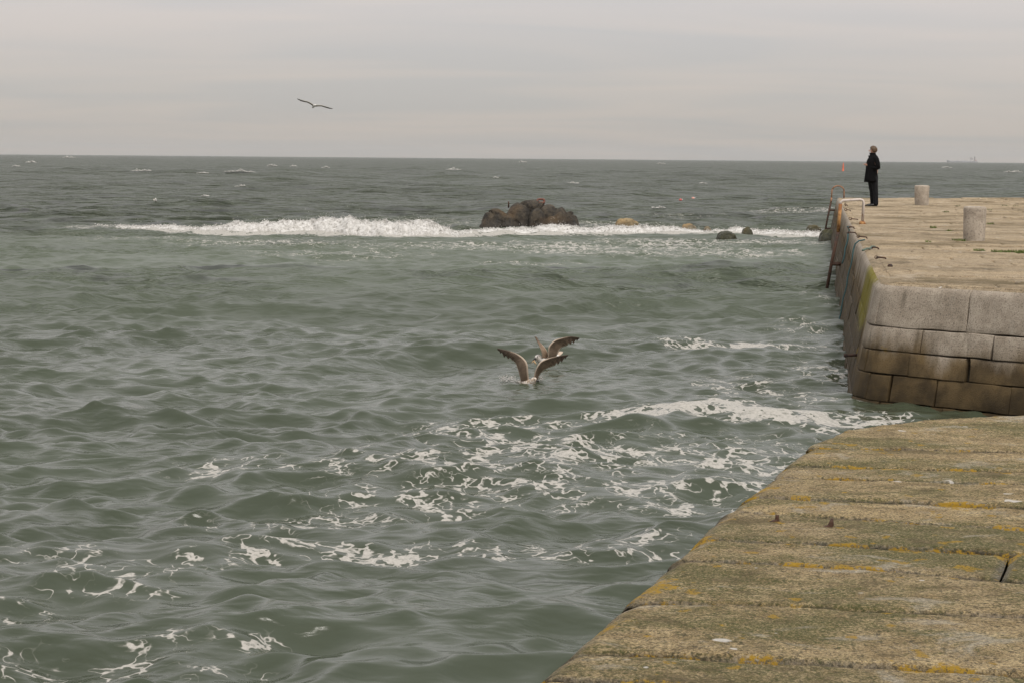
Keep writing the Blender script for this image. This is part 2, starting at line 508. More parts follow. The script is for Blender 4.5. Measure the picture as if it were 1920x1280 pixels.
def sea_z(x, y):
    xs = np.array([x], float); ys = np.array([y], float)
    return float(sea(xs, ys, np.array([max(0.03, np.hypot(x, y) ** 2 / RSC * 0.45)]))[2][0])

# foam on the water: (photo pixel, half sizes in metres across/along, amount)
FOAM = [(1180, 793, .45, .22, .75), (1270, 783, .55, .3, 1.1), (1350, 784, .5, .3, 1.1), (1430, 787, .5, .28, 1.1), (1510, 792, .5, .28, .95), (1590, 797, .5, .3, .8), (1660, 785, .35, .3, .55),
        (1060, 800, .5, .25, .5), (900, 800, .55, .5, .62), (980, 780, .5, .2, .35), (840, 825, .5, .3, .5), (1000, 830, .6, .4, .5),
        (1450, 830, .6, .45, .36), (1250, 850, 1.1, .6, .52), (1400, 870, .7, .4, .5), (1100, 860, .8, .5, .5), (950, 880, 1.0, .5, .46), (700, 880, .9, .35, .42), (500, 880, .7, .25, .36), (390, 885, .3, .2, .5),
        (1250, 920, 1.0, .45, .46), (1050, 920, .8, .4, .44), (800, 930, .9, .35, .38), (600, 965, .7, .25, .42), (450, 970, .6, .2, .3), (1330, 950, .4, .2, .4),
        (540, 1020, .35, .16, .62), (660, 1022, .35, .18, .58), (790, 1025, .4, .2, .6), (910, 1028, .35, .18, .55), (1010, 1025, .4, .22, .5), (1150, 1020, .4, .25, .55), (1260, 1035, .25, .2, .55),
        (420, 1042, .35, .16, .52), (300, 1050, .4, .18, .45), (150, 1080, .4, .22, .42), (60, 1030, .4, .22, .5), (80, 1045, .3, .15, .4), (250, 1075, .35, .15, .45), (200, 1110, .4, .15, .38), (30, 1150, .3, .14, .48),
        (460, 1218, .18, .08, .7), (330, 1215, .2, .08, .35), (250, 1245, .3, .1, .45), (100, 1255, .3, .1, .42), (420, 1260, .2, .08, .42), (40, 1245, .2, .1, .4),
        (1300, 655, .35, .35, .62), (1360, 655, .3, .25, .6), (1410, 650, .28, .35, 1.0), (1470, 652, .45, .3, .55), (1540, 650, .5, .4, .4), (1380, 715, .6, .7, .36), (1480, 740, .8, .8, .38), (1560, 700, .5, 1.2, .36),
        (1500, 620, .5, 1.2, .30), (1540, 560, .5, 2.5, .32),
        (300, 450, 3, 1.6, .35), (520, 456, 3, 1.5, .42), (650, 480, 2.5, 1.8, .36), (760, 462, 3, 1.4, .35), (900, 462, 2.5, 1.6, .5), (1040, 470, 1.6, 1.2, .6), (1080, 462, 1.5, 1.2, .7), (1180, 478, 2, 1.2, .52), (1000, 492, 1.6, .8, .4),
        (1300, 468, 2, 1.6, .55), (1390, 478, 1.6, 1.0, .55), (1250, 455, 2, 1.2, .6), (1450, 455, 1.6, 1.3, .6), (180, 426, 1.2, 1.2, .5), (820, 420, 4, 4, .3), (1240, 405, 3, 3, .3), (1500, 398, 3, 3, .42), (1120, 425, 3, 3, .4)]
def foam_density(x, y):
    d = np.zeros_like(x)
    for px, py, a, b, am in FOAM:
        c = gp(px, py)
        q = ((x - c[0]) / a) ** 2 + ((y - c[1]) / (b * KD)) ** 2
        d = np.maximum(d, am * (0.92 if py < 980 else 0.84) * np.exp(-0.42 * q ** 1.2))
    # churned water round the breaker
    yc = np.interp(x, bp[:, 0], bp[:, 1]); h = np.interp(x, bp[:, 0], bh, left=0, right=0)
    d = np.maximum(d, np.clip(h * 7, 0, 1.15) * np.exp(-((y - yc + 0.2) / 1.7) ** 4))
    return d

def build_sea():
    rs = [3.6]
    while rs[-1] < 9200:
        r = rs[-1]
        rs.append(r + max(0.032, r * r / RSC * (0.45 if r < 48 else 0.22)))
    rs = np.array(rs)
    az = np.concatenate([np.linspace(R(-60), R(-17.5), 70, endpoint=False), np.linspace(R(-17.5), R(17.5), 640, endpoint=False), np.linspace(R(17.5), R(64), 70)])
    n, m = len(rs), len(az)
    dr = np.gradient(rs)
    rr = rs[:, None] * np.ones((1, m)); aa = az[None, :] * np.ones((n, 1))
    # break the radial alignment of the rows
    x = (rr * np.sin(aa)); y = (rr * np.cos(aa))
    X, Y, Z, lost = (q.reshape(n, m) for q in sea(x.ravel(), y.ravel(), np.repeat(dr, m)))
    d = foam_density(x.ravel(), y.ravel())
    milky = np.exp(-((y.ravel() / KD - 40) / 14.0) ** 2) * np.clip((x.ravel() + 22) / 12, 0, 1)
    V = np.stack([X, Y, Z], -1)
    t = NT('sea_water'); p = t.pos()
    lod = t.attr('lod'); foam = t.attr('foam'); milk = t.attr('milky')
    # water body: turbid green
    n1 = t.noise(t.mapping(p, (0.16, 0.16, 0.16)), 1.0, 3)
    c = t.mix(t.mapr(n1, 0.3, 0.7), (0.042, 0.051, 0.031), (0.055, 0.066, 0.043))
    c = t.mix(t.math('MULTIPLY', milk, 0.5), c, (0.100, 0.122, 0.080))
    rough = t.math('SQRT', t.math('MINIMUM', t.math('SQRT', t.math('ADD', t.math('MULTIPLY', lod, 2.0), 0.0009)), 0.16))
    # ripples
    pr = t.mapping(p, (0.42, 1.0, 1.0), (0, 0, R(7)))
    pr2 = t.mapping(p, (0.5, 1.0, 1.0), (0, 0, R(-16)))
    r1 = t.noise(pr, 4.2, 1.5, 0.5, 0.35)
    r2 = t.noise(pr2, 9.0, 1.5, 0.5, 0.35)
    r3 = t.noise(pr, 24.0, 2.0, 0.5, 0.2)
    patch = t.mapr(t.noise(p, 0.55, 3), 0.36, 0.62, 0.30, 1.0)
    hb = t.math('ADD', t.math('MULTIPLY', r1, 0.036), t.math('MULTIPLY', t.math('ADD', t.math('MULTIPLY', r2, 0.026), t.math('MULTIPLY', r3, 0.0038)), patch))
    far1 = t.noise(t.mapping(p, (0.5, 0.8, 1)), 1.0, 4, 0.65, 0.4)
    far2 = t.noise(t.mapping(p, (0.10, 0.16, 1)), 1.0, 4, 0.65, 0.4)
    hb = t.math('ADD', hb, t.math('ADD', t.math('MULTIPLY', t.math('MULTIPLY', far1, 1.0), t.mapr(lod, 0.004, 0.03)), t.math('MULTIPLY', t.math('MULTIPLY', far2, 5.0), t.mapr(lod, 0.02, 0.05))))
    nb = t.bump(hb, 1.0, 1.0)
    water = t.principled(c, rough, nb, IOR=1.333, Specular_IOR_Level=0.5)
    # foam lace: broken ribbons and blobs
    warp = t.n('ShaderNodeTexNoise', None, Vector=p, Scale=3.4, Detail=2.0).outputs['Color']
    wv = t.n('ShaderNodeVectorMath', {'operation': 'SCALE'}, Vector=warp, Scale=0.17).outputs[0]
    pw = t.n('ShaderNodeVectorMath', {'operation': 'ADD'}, i0=p, i1=wv).outputs[0]
    a1 = t.noise(pw, 7.0, 2.0, 0.5)
    ridge = t.math('SUBTRACT', 1.0, t.math('MULTIPLY', t.math('ABSOLUTE', t.math('SUBTRACT', a1, 0.5)), 4.2))
    blob = t.noise(pw, 10.5, 2.0, 0.5)
    field = t.math('MAXIMUM', t.math('MULTIPLY', ridge, 0.965), t.math('MULTIPLY', t.math('SUBTRACT', blob, 0.12), 1.42))
    patchy = t.mapr(t.noise(p, 3.8, 3, 0.55), 0.36, 0.64, 0.25, 1.45, False)
    dens = t.math('MULTIPLY', foam, patchy)
    # high density wins outright
    thr = t.math('SUBTRACT', 1.08, t.math('MULTIPLY', dens, t.mapr(foam, 0.5, 1.1, 0.80, 1.35)))
    over = t.math('SUBTRACT', field, thr)
    fm = t.math('MAXIMUM', t.math('MULTIPLY', t.mapr(over, 0.0, 0.10), 0.95), t.mapr(over, -0.07, 0.03, 0.0, 0.12))
    fm = t.math('MULTIPLY', fm, t.mapr(foam, 0.03, 0.12))
    fm = t.math('MULTIPLY', fm, t.mapr(t.noise(p, 24, 5, 0.75), 0.34, 0.52, 0.45, 1.0))
    bub = t.noise(p, 45, 5, 0.8)
    fcol = t.mix(t.mapr(bub, 0.3, 0.7), (0.34, 0.32, 0.285), (0.46, 0.435, 0.395))
    foam_sh = t.principled(fcol, 0.7, t.bump(bub, 0.3, 0.01))
    sh = t.n('ShaderNodeMixShader', None, i0=fm, i1=water, i2=foam_sh).outputs[0]
    mat = t.done(sh)
    o = fastmesh('sea', V, quads=gridquads(n, m), mat=mat, attrs={'foam': d, 'lod': lost.ravel(), 'milky': milky})
    tag(o, kind='structure')
    return o
SEA = build_sea()

# ------------------------------------------------------------------ breaking wave: churned ridge and froth
def foam_mat():
    t = NT('white_froth'); p = t.pos()
    f = t.noise(p, 7, 5, 0.7); g = t.noise(p, 26, 4, 0.7)
    c = t.mix(t.mapr(f, 0.35, 0.6), (0.44, 0.42, 0.385), (0.70, 0.68, 0.65))
    return t.done(t.principled(c, 0.8, t.bump(t.math('ADD', f, t.math('MULTIPLY', g, 0.4)), 0.9, 0.10)))
M_froth = foam_mat()

_ph = (1 + 5 ** .5) / 2
ICO_V = np.array([(-1, _ph, 0), (1, _ph, 0), (-1, -_ph, 0), (1, -_ph, 0), (0, -1, _ph), (0, 1, _ph), (0, -1, -_ph), (0, 1, -_ph), (_ph, 0, -1), (_ph, 0, 1), (-_ph, 0, -1), (-_ph, 0, 1)], float) / math.hypot(1, _ph)
ICO_F = np.array([(0, 11, 5), (0, 5, 1), (0, 1, 7), (0, 7, 10), (0, 10, 11), (1, 5, 9), (5, 11, 4), (11, 10, 2), (10, 7, 6), (7, 1, 8), (3, 9, 4), (3, 4, 2), (3, 2, 6), (3, 6, 8), (3, 8, 9), (4, 9, 5), (2, 4, 11), (6, 2, 10), (8, 6, 7), (9, 8, 1)])
def blobs(C, Rr, squash=None):
    """many little irregular froth lumps as one vertex/triangle soup"""
    n = len(C)
    jit = rng.uniform(0.7, 1.3, (n, 12, 1))
    sc = np.ones((n, 1, 3)) if squash is None else squash[:, None, :]
    V = (C[:, None, :] + ICO_V[None] * jit * Rr[:, None, None] * sc).reshape(-1, 3)
    T = (np.arange(n)[:, None, None] * 12 + ICO_F[None]).reshape(-1, 3)
    return V, T

def build_breaker():
    n, m = 1400, 26
    xs = np.linspace(bp[0, 0], bp[-1, 0], n)
    yc = np.interp(xs, bp[:, 0], bp[:, 1]); h = np.interp(xs, bp[:, 0], bh)
    h = h * (0.85 + 0.45 * fbm(xs / 0.8, xs * 0, seed=31, octv=3, gain=0.5))
    t = np.linspace(-1, 1, m)
    prof = np.where(t < 0.1, np.clip(1 - ((t - 0.1) / 1.1) ** 2, 0, 1) ** 0.8, np.clip(1 - ((t - 0.1) / 0.9) ** 2, 0, 1) ** 0.9)
    wid = 0.6 + h * 1.9
    X = xs[:, None] + 0 * t[None]
    Y = yc[:, None] + t[None] * wid[:, None]
    base = np.array([sea(X[:, j].copy(), Y[:, j].copy(), np.full(n, 0.3))[2] for j in (0, m // 2, m - 1)])
    bz = np.clip(base.mean(0), 0.0, 0.12)[:, None]
    nz = fbm(X * 3.2, Y * 3.2, seed=41, octv=4, gain=0.6)
    nz2 = fbm(X * 10, Y * 10, seed=43, octv=2)
    lift = 0.10 * np.clip(h / 0.2, 0.25, 1)
    Z = bz - 0.06 - 0.5 * (1 - prof[None]) ** 3 + (h + lift)[:, None] * prof[None] * (1 + 0.42 * nz + 0.16 * nz2)
    Y = Y + 0.10 * fbm(X * 2.5, Z * 6 + 9, seed=45, octv=3)
    V = np.stack([X, Y, Z], -1).reshape(-1, 3)
    Q = gridquads(n, m)
    # froth lumps and spray along the crest
    nb = 20000
    xi = rng.uniform(bp[0, 0], bp[-1, 0], nb * 2)
    hh = np.interp(xi, xs, h)
    keep = rng.uniform(0, 0.55, nb * 2) < hh + 0.05
    xi = xi[keep][:nb]; hh = hh[keep][:nb]; nb = len(xi)
    ti = np.clip(rng.normal(0.05, 0.38, nb), -0.95, 0.8)
    pr = np.clip(1 - (np.abs(ti - 0.1) / 1.0) ** 2, 0, 1)
    yi = np.interp(xi, xs, yc) + ti * (0.6 + hh * 1.9)
    bzi = np.interp(xi, xs, bz[:, 0])
    up = np.where(rng.uniform(0, 1, nb) < 0.16, rng.exponential(0.075, nb) * (0.25 + hh * 2.4), 0)
    zi = bzi - 0.06 + (hh + 0.10 * np.clip(hh / 0.2, 0.25, 1)) * pr * (1 + 0.42 * fbm(xi * 3.2, yi * 3.2, seed=41, octv=4, gain=0.6)) + rng.normal(0, 0.025, nb) + up
    rad = np.where(up > 0.02, rng.uniform(0.004, 0.013, nb), rng.uniform(0.008, 0.024, nb))
    bv, bt = blobs(np.stack([xi, yi, zi], -1), rad)
    off = len(V)
    tri = np.concatenate([Q[:, [0, 1, 2]], Q[:, [0, 2, 3]], bt + off])
    o = fastmesh('breaking_wave', np.concatenate([V, bv]), tris=tri, mat=M_froth)
    tag(o, 'long ridge of white churning surf breaking across the rocks', 'surf', kind='stuff')
build_breaker()

def build_whitecaps():
    caps = [(58, 306, 18), (130, 295, 22), (265, 324, 34), (380, 328, 18), (420, 324, 12), (445, 325, 45), (470, 326, 14), (453, 353, 22), (850, 321, 26), (800, 351, 6), (510, 313, 16), (550, 314, 12),
            (610, 317, 14), (690, 311, 10), (1075, 347, 22), (1235, 393, 26), (1318, 347, 14), (1305, 316, 12), (1775, 315, 18), (1900, 325, 36), (1850, 308, 10), (1540, 310, 12), (1400, 330, 10), (930, 336, 10), (385, 371, 12),
            (1160, 330, 10), (1010, 317, 12), (760, 303, 10), (340, 301, 10), (30, 315, 12), (980, 304, 14), (1240, 307, 14), (1500, 320, 12), (70, 345, 8), (582, 379, 9), (160, 352, 10), (705, 340, 10), (1450, 345, 10), (640, 355, 7), (880, 365, 8)]
    C = []; Rr = []; S = []
    for px, py, w in caps:
        if w <= 12 and (px * 7 + py) % 3: continue
        g = gp(px, py + 2)
        dist = g[1]; mpp = dist / F
        L = w * mpp; n = int(22 + w * 3)
        u = rng.uniform(-0.5, 0.5, n)
        hgt = mpp * np.interp(w, [8, 40], [2.0, 8.0])
        prof = np.clip(1 - np.abs(2 * u), 0, 1) ** 0.7 * (0.15 + 0.85 * np.clip(vnoise(u * 7 + px, u * 0) + 0.3, 0, 1))
        C.append(np.stack([g[0] + u * L, g[1] + rng.normal(0, 0.4, n) + u * L * 0.3, np.interp(dist / KD, [60, 250], [0.12, 0.45]) + rng.uniform(0, 1, n) * prof * hgt], -1))
        Rr.append(rng.uniform(0.3, 0.95, n) * mpp * 1.0 + 0.0 * u)
        S.append(np.tile([[2.2, 2.0, 0.6]], (n, 1)))
    v, t = blobs(np.concatenate(C), np.concatenate(Rr), np.concatenate(S))
    o = fastmesh('whitecaps', v, tris=t, mat=M_froth)
    tag(o, 'scattered white crests breaking on the open sea', 'whitecaps', kind='stuff')
build_whitecaps()

# ------------------------------------------------------------------ near quay
QE_px = [(1015, 1284), (1090, 1215), (1145, 1165), (1200, 1117), (1262, 1060), (1320, 1005), (1362, 962), (1412, 925), (1455, 897), (1475, 873), (1530, 833), (1580, 809), (1650, 795), (1720, 788), (1800, 782), (1920, 777)]
QE = np.array([gp(a, b, ZQ)[:2] for a, b in QE_px])
_T = np.gradient(QE, axis=0); _T /= np.hypot(*_T.T)[:, None]
QE = QE + np.stack([-_T[:, 1], _T[:, 0]], -1) * 0.06          # the worn arris hides the true edge
d0 = QE[3] - QE[0]; d0 /= np.hypot(*d0)
d1 = QE[-1] - QE[-3]; d1 /= np.hypot(*d1)
QE = np.concatenate([[QE[0] - d0 * 14], [QE[0] - d0 * 7], [QE[0] - d0 * 3], [QE[0] - d0 * 1.2], QE, [QE[-1] + d1 * 2], [QE[-1] + d1 * 7]])
QS = np.concatenate([[0], np.cumsum(np.hypot(*np.diff(QE, axis=0).T))])
def quay_edge(s):
    s = np.asarray(s, float)
    return np.stack([np.interp(s, QS, QE[:, 0]), np.interp(s, QS, QE[:, 1])], -1)
_ss = np.linspace(0, QS[-1], 4000); _qq = quay_edge(_ss)
def s_near(p):
    return float(_ss[np.argmin(np.hypot(_qq[:, 0] - p[0], _qq[:, 1] - p[1]))])

QUAY = tag(empty('stone_quay', (2.5, 3.0, 0)), 'weathered mossy granite quay in the foreground with yellow lichen along its slabs', 'quay')
def qparent(o):
    o.parent = QUAY
    o.matrix_parent_inverse = QUAY.matrix_basis.inverted()
    return o

# joints between the slabs, photo pixels left to right
JT = [[(1530, 838), (1918, 845)], [(1472, 871), (1918, 883)], [(1452, 894), (1918, 907)], [(1405, 931), (1918, 951)], [(1368, 957), (1590, 971), (1733, 981), (1918, 993)],
      [(1318, 1009), (1622, 1023), (1860, 1035), (1918, 1038)], [(1270, 1050), (1480, 1057), (1650, 1067), (1847, 1084), (1918, 1090)], [(1190, 1132), (1400, 1134), (1652, 1146), (1920, 1156)],
      [(1083, 1232), (1208, 1229), (1400, 1239), (1800, 1260), (1918, 1270)], [(1024, 1274), (1115, 1278), (1500, 1300), (1900, 1330)]]
def joint_line(px):
    P = np.array([gp(a, b, ZQ)[:2] for a, b in px])
    d = P[-1] - P[0]; d /= np.hypot(*d)
    return np.concatenate([P, [P[-1] + d * 9]])
joints = [joint_line(j) for j in JT]
for k in range(17):                                   # slabs at and behind the viewer
    w = 0.5 + 0.12 * random.random()
    last = joints[-1]
    d = last[-1] - last[0]; d /= np.hypot(*d)
    nn = np.array([d[1], -d[0]])
    st = last[0] + nn * w
    sE = s_near(st)
    st = quay_edge(sE)
    joints.append(np.array([st, st + d * 5, st + d * 10]))
def along(L, u):
    s = np.concatenate([[0], np.cumsum(np.hypot(*np.diff(L, axis=0).T))])
    return np.stack([np.interp(u, s, L[:, 0]), np.interp(u, s, L[:, 1])], -1)

def slab(near, far, u0, u1, seed, res=0.035, endround=0.16):
    """one slab between two joint lines; far may be a function of v giving the left end on the quay edge"""
    L = u1 - u0
    nu = int(min(170, max(12, L / res))); nv = 20
    uu = u0 + L * np.linspace(0, 1, nu) ** (1.25 if u0 == 0 else 1.0)
    vv = 0.5 - 0.5 * np.cos(np.linspace(0, math.pi, nv)); vv = 0.6 * vv + 0.4 * np.linspace(0, 1, nv)
    return uu, vv

def build_slab(Ln, Lf, u0, u1, seed, left_free):
    nu = int(min(150, max(14, (u1 - u0) / 0.032))); nv = 22
    tt = np.linspace(0, 1, nu)
    uu = u0 + (u1 - u0) * (tt ** 1.3 if left_free else tt)
    vv = 0.5 - 0.5 * np.cos(np.linspace(0, math.pi, nv)); vv = 0.55 * vv + 0.45 * np.linspace(0, 1, nv)
    An = along(Ln, uu); Af = along(Lf, uu)
    if left_free:
        sn, sf = s_near(Ln[0]), s_near(Lf[0])
        E = quay_edge(sn + (sf - sn) * vv)                       # true curved end
        lin = An[0][None] * (1 - vv[:, None]) + Af[0][None] * vv[:, None]
        corr = E - lin
    P = An[:, None, :] * (1 - vv[None, :, None]) + Af[:, None, :] * vv[None, :, None]
    if left_free:
        fade = np.clip(1 - (uu - u0) / 0.8, 0, 1)
        P = P + corr[None] * fade[:, None, None]
    wdt = np.hypot(*(Af - An).T)
    dn = vv[None, :] * wdt[:, None]; df = (1 - vv[None, :]) * wdt[:, None]
    du0 = (uu - u0)[:, None] + 0 * vv[None]; du1 = (u1 - uu)[:, None] + 0 * vv[None]
    x, y = P[..., 0], P[..., 1]
    wob = 0.018 + 0.022 * (fbm(x * 2.2, y * 2.2, seed=seed, octv=3) + 0.35)
    wob = np.clip(wob * 1.15, 0.010, 0.06)
    # irregular joints: pull the long edges in
    def rnd(dist, r):
        q = np.clip(1 - dist / r, 0, 1)
        return r * (1 - np.sqrt(np.clip(1 - q * q, 0, 1)))
    Z = ZQ + 0.009 * fbm(x * 1.1, y * 1.1, seed=seed + 3, octv=3) + 0.007 * fbm(x * 10, y * 10, seed=seed + 5, octv=3, gain=0.7)
    drop = np.maximum(rnd(dn, wob * 1.6), rnd(df, wob * 1.6))
    rr = 0.11 if left_free else 0.03
    rl = rr * (1 + 0.35 * fbm(y * 3, x * 3, seed=seed + 8, octv=2))
    drop = np.maximum(drop, rnd(du0, rl) * 0.85)
    drop = np.maximum(drop, rnd(du1, 0.015))
    Z = Z - drop + ((hashf(seed) - 0.5) * 0.014)
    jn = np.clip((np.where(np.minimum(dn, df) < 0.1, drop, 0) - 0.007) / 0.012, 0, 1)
    edge = np.maximum.reduce([np.exp(-dn / 0.07), np.exp(-df / 0.07), np.exp(-du0 / (0.16 if left_free else 0.07)), np.exp(-du1 / 0.07)])
    gap = 0.010 + 0.022 * (fbm(x * 1.7, y * 1.7, seed=77, octv=3) * 0.5 + 0.5)
    cen = 0.5 * (An + Af)
    dirv = (Af - An) / wdt[:, None]
    sh = gap * (np.clip(1 - dn / 0.05, 0, 1) - np.clip(1 - df / 0.05, 0, 1))
    P = P + dirv[:, None, :] * sh[..., None]
    V = np.concatenate([P, Z[..., None]], -1)
    # skirt
    ring = [(i, 0) for i in range(nu)] + [(nu - 1, j) for j in range(1, nv)] + [(i, nv - 1) for i in range(nu - 2, -1, -1)] + [(0, j) for j in range(nv - 2, 0, -1)]
    base = V.reshape(-1, 3)
    idx = np.array([i * nv + j for i, j in ring])
    lowv = base[idx].copy(); lowv[:, 2] = ZQ - 0.30
    allv = np.concatenate([base, lowv])
    Q = gridquads(nu, nv, flip=False)
    k = len(idx); o = len(base)
    S = np.stack([idx, o + np.arange(k), o + (np.arange(k) + 1) % k, np.roll(idx, -1)], -1)
    ed = np.concatenate([edge.ravel(), np.ones(k)])
    # orientation
    a, b, c = allv[Q[0, 0]], allv[Q[0, 1]], allv[Q[0, 2]]
    if np.cross(b - a, c - a)[2] < 0:
        Q = Q[:, ::-1]
    else:
        S = S[:, ::-1]
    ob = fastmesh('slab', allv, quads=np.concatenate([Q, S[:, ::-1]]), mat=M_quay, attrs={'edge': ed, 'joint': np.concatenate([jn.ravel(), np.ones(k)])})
    return qparent(ob)
def hashf(i):
    return (math.sin(i * 12.9898) * 43758.5453) % 1.0

# the outermost slab follows the rounded head of the quay
ext = joint_line([(1530, 838), (1918, 845)])
head_u = np.linspace(0, 1, 12)
headline = quay_edge(s_near(ext[0]) + 0.02 + head_u ** 1.0 * (QS[-1] - 0.5 - s_near(ext[0])))
rows = [(ext, headline)] + list(zip(joints[1:], joints[:-1]))
for i, (Ln, Lf) in enumerate(rows):
    depth = 0.5 * (Ln[1][1] + Lf[1][1])
    lf = np.hypot(*(along(Ln, 50) - Ln[0]))
    if i == 0:
        build_slab(Ln, Lf, 0, 2.5, 100, False)
        build_slab(Ln, Lf, 2.5, 6.0, 101, False)
        continue
    x0 = Ln[0][0]
    stop = max(960 / F * max(depth, 0) + 0.35 + 1.0 * hashf(i * 3 + 1) - x0, 2.0)
    if i == 6:
        stop = float(np.hypot(*(gp(1884, 1064, ZQ)[:2] - 0.5 * (Ln[0] + Lf[0]))))
    stop = min(stop, 7.0)
    build_slab(Ln, Lf, 0, stop, 110 + i * 5, True)
    build_slab(Ln, Lf, stop + 0.008, stop + 3.0, 111 + i * 5, False)

def quay_core():
    s = np.linspace(0, QS[-1] - 0.3, 140)
    E = quay_edge(s)
    T = np.gradient(E, axis=0); T /= np.hypot(*T.T)[:, None]
    Nn = np.stack([-T[:, 1], T[:, 0]], -1)                  # towards the water
    inner = E - Nn * 0.09
    right = np.array([[12.0, E[-1, 1]], [12.0, -10.0], [E[0, 0], -10.0]])
    poly = np.concatenate([inner, right])
    n = len(poly)
    V = np.concatenate([np.c_[poly, np.full(n, ZQ - 0.13)], np.c_[poly, np.full(n, -1.2)]])
    Fc = [tuple(range(n - 1, -1, -1))] + [(i, (i + 1) % n, n + (i + 1) % n, n + i) for i in range(n)]
    qparent(meshobj('core', V, Fc, M_mortar, None, False))
quay_core()

def wall_block(P, Nn, s0, s1, zz, seed, mat, name='block', ns=None, algae=None, rough=0.008, r=0.022, depth=0.16, parent=None, top_in=None, zref=1.0, batter=0.2):
    """block of a battered wall swept along a path: P(s) 2-D point, Nn(s) outward normal; zz = (z low, z high)"""
    z0, z1 = zz
    L = s1 - s0
    ns = ns or max(5, int(L / 0.09))
    def bunch(n):
        t = np.linspace(0, 1, n)
        return t
    e = min(0.25, r / max(L, 0.05))
    ts = np.concatenate([[0, e * 0.35], np.linspace(e, 1 - e, ns), [1 - e * 0.35, 1]])
    s = s0 + ts * L
    ez = min(0.25, r / (z1 - z0))
    nz = max(4, int((z1 - z0) / 0.07))
    if top_in is None:
        tz = np.concatenate([[0, ez * 0.35], np.linspace(ez, 1 - ez, nz), [1 - ez * 0.35, 1]])
        prof = [(0.0, z0 + q * (z1 - z0)) for q in tz]
    else:                                                   # coping: rounded over on to the deck
        tr = 0.10
        tz = np.concatenate([[0, ez * 0.35], np.linspace(ez, 1 - tr / (z1 - z0), nz)])
        prof = [(0.0, z0 + q * (z1 - z0)) for q in tz]
        for a in np.linspace(0, math.pi / 2, 6)[1:]:
            prof.append((-tr * (1 - math.cos(a)), z1 - tr + tr * math.sin(a)))
        for q in np.linspace(tr + 0.03, top_in, 4):
            prof.append((-q, z1 - 0.012))
        prof.append((-top_in - 0.004, z1 - 0.03))
    prof = np.array(prof)
    m = len(prof)
    off, z = prof[:, 0], prof[:, 1]
    Ss = s[:, None] + 0 * z[None]; Zz = z[None] + 0 * s[:, None]; Of = off[None] + 0 * Ss
    ds = np.minimum(Ss - s0, s1 - Ss); dz = np.minimum(Zz - z0, (z1 - Zz) if top_in is None else 9)
    def rn(d, r):
        q = np.clip(1 - d / r, 0, 1); return r * (1 - np.sqrt(np.clip(1 - q * q, 0, 1)))
    wob = r * (1.0 + 0.9 * fbm(Ss * 4, Zz * 4, seed=seed, octv=2))
    ind = np.maximum(rn(ds, wob), rn(dz, wob))
    nzv = rough * fbm(Ss * 5 + seed, Zz * 5, seed=seed + 2, octv=3)
    # irregular joint outlines
    js = 0.016 * fbm(Zz * 5, Ss * 0 + seed, seed=seed + 4, octv=3) * np.clip(1 - ds / 0.06, 0, 1)
    jz = 0.013 * fbm(Ss * 4, Ss * 0 + seed * 1.3, seed=seed + 6, octv=3) * np.clip(1 - dz / 0.06, 0, 1)
    out = Of - ind + nzv + (hashf(seed * 1.7) - 0.5) * (0.014 if top_in is None else 0.006) + (zref - Zz).clip(0) * batter
    pp = P((Ss + js).ravel()).reshape(*Ss.shape, 2); nn = Nn((Ss + js).ravel()).reshape(*Ss.shape, 2)
    top = (Of < -0.02)
    XY = pp + nn * out[..., None]
    ZZ = Zz + jz + np.where(top, nzv * 0.8 - ind * 0.6, 0)
    V = np.concatenate([XY, ZZ[..., None]], -1)
    n = len(s)
    base = V.reshape(-1, 3)
    ring = [(i, 0) for i in range(n)] + [(n - 1, j) for j in range(1, m)] + [(i, m - 1) for i in range(n - 2, -1, -1)] + [(0, j) for j in range(m - 2, 0, -1)]
    idx = np.array([i * m + j for i, j in ring])
    nrm = nn.reshape(-1, 2)[idx]
    back = base[idx].copy()
    isTop = top.ravel()[idx]
    back[:, :2] -= nrm * np.where(isTop, 0.0, depth)[:, None]
    back[:, 2] -= np.where(isTop, 0.12, 0.0)
    allv = np.concatenate([base, back])
    Q = gridquads(n, m)
    k = len(idx); o = len(base)
    S = np.stack([idx, np.roll(idx, -1), o + (np.arange(k) + 1) % k, o + np.arange(k)], -1)
    mid = len(Q) // 2 // (m - 1) * (m - 1)
    a, b, c = allv[Q[mid, 0]], allv[Q[mid, 1]], allv[Q[mid, 2]]
    nv_ = np.cross(b - a, c - a)
    outw = nn[n // 2, 0]
    if nv_[0] * outw[0] + nv_[1] * outw[1] < 0:
        Q = Q[:, ::-1]; S = S[:, ::-1]
    al = np.zeros(len(allv))
    if algae is not None:
        aa = algae(Ss, Zz) * (Of > -0.05); al = np.concatenate([aa.ravel(), aa.ravel()[idx]])
    ed = np.concatenate([np.exp(-np.minimum(ds, dz) / 0.05).ravel(), np.ones(k)])
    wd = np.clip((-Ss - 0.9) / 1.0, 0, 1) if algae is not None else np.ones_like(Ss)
    ob = fastmesh(name, allv, quads=np.concatenate([Q, S]), mat=mat, attrs={'algae': al, 'edge': ed, 'brown_rise': np.concatenate([wd.ravel(), wd.ravel()[idx]])})
    if top_in is not None:
        ob.data.materials.append(M_deck)
        tf = np.zeros(len(Q) + len(S), np.int32)
        tf[:len(Q)] = (Of.ravel()[Q].max(1) < -0.03)
        ob.data.polygons.foreach_set('material_index', tf)
    if parent is not None:
        ob.parent = parent; ob.matrix_parent_inverse = parent.matrix_basis.inverted()
    return ob

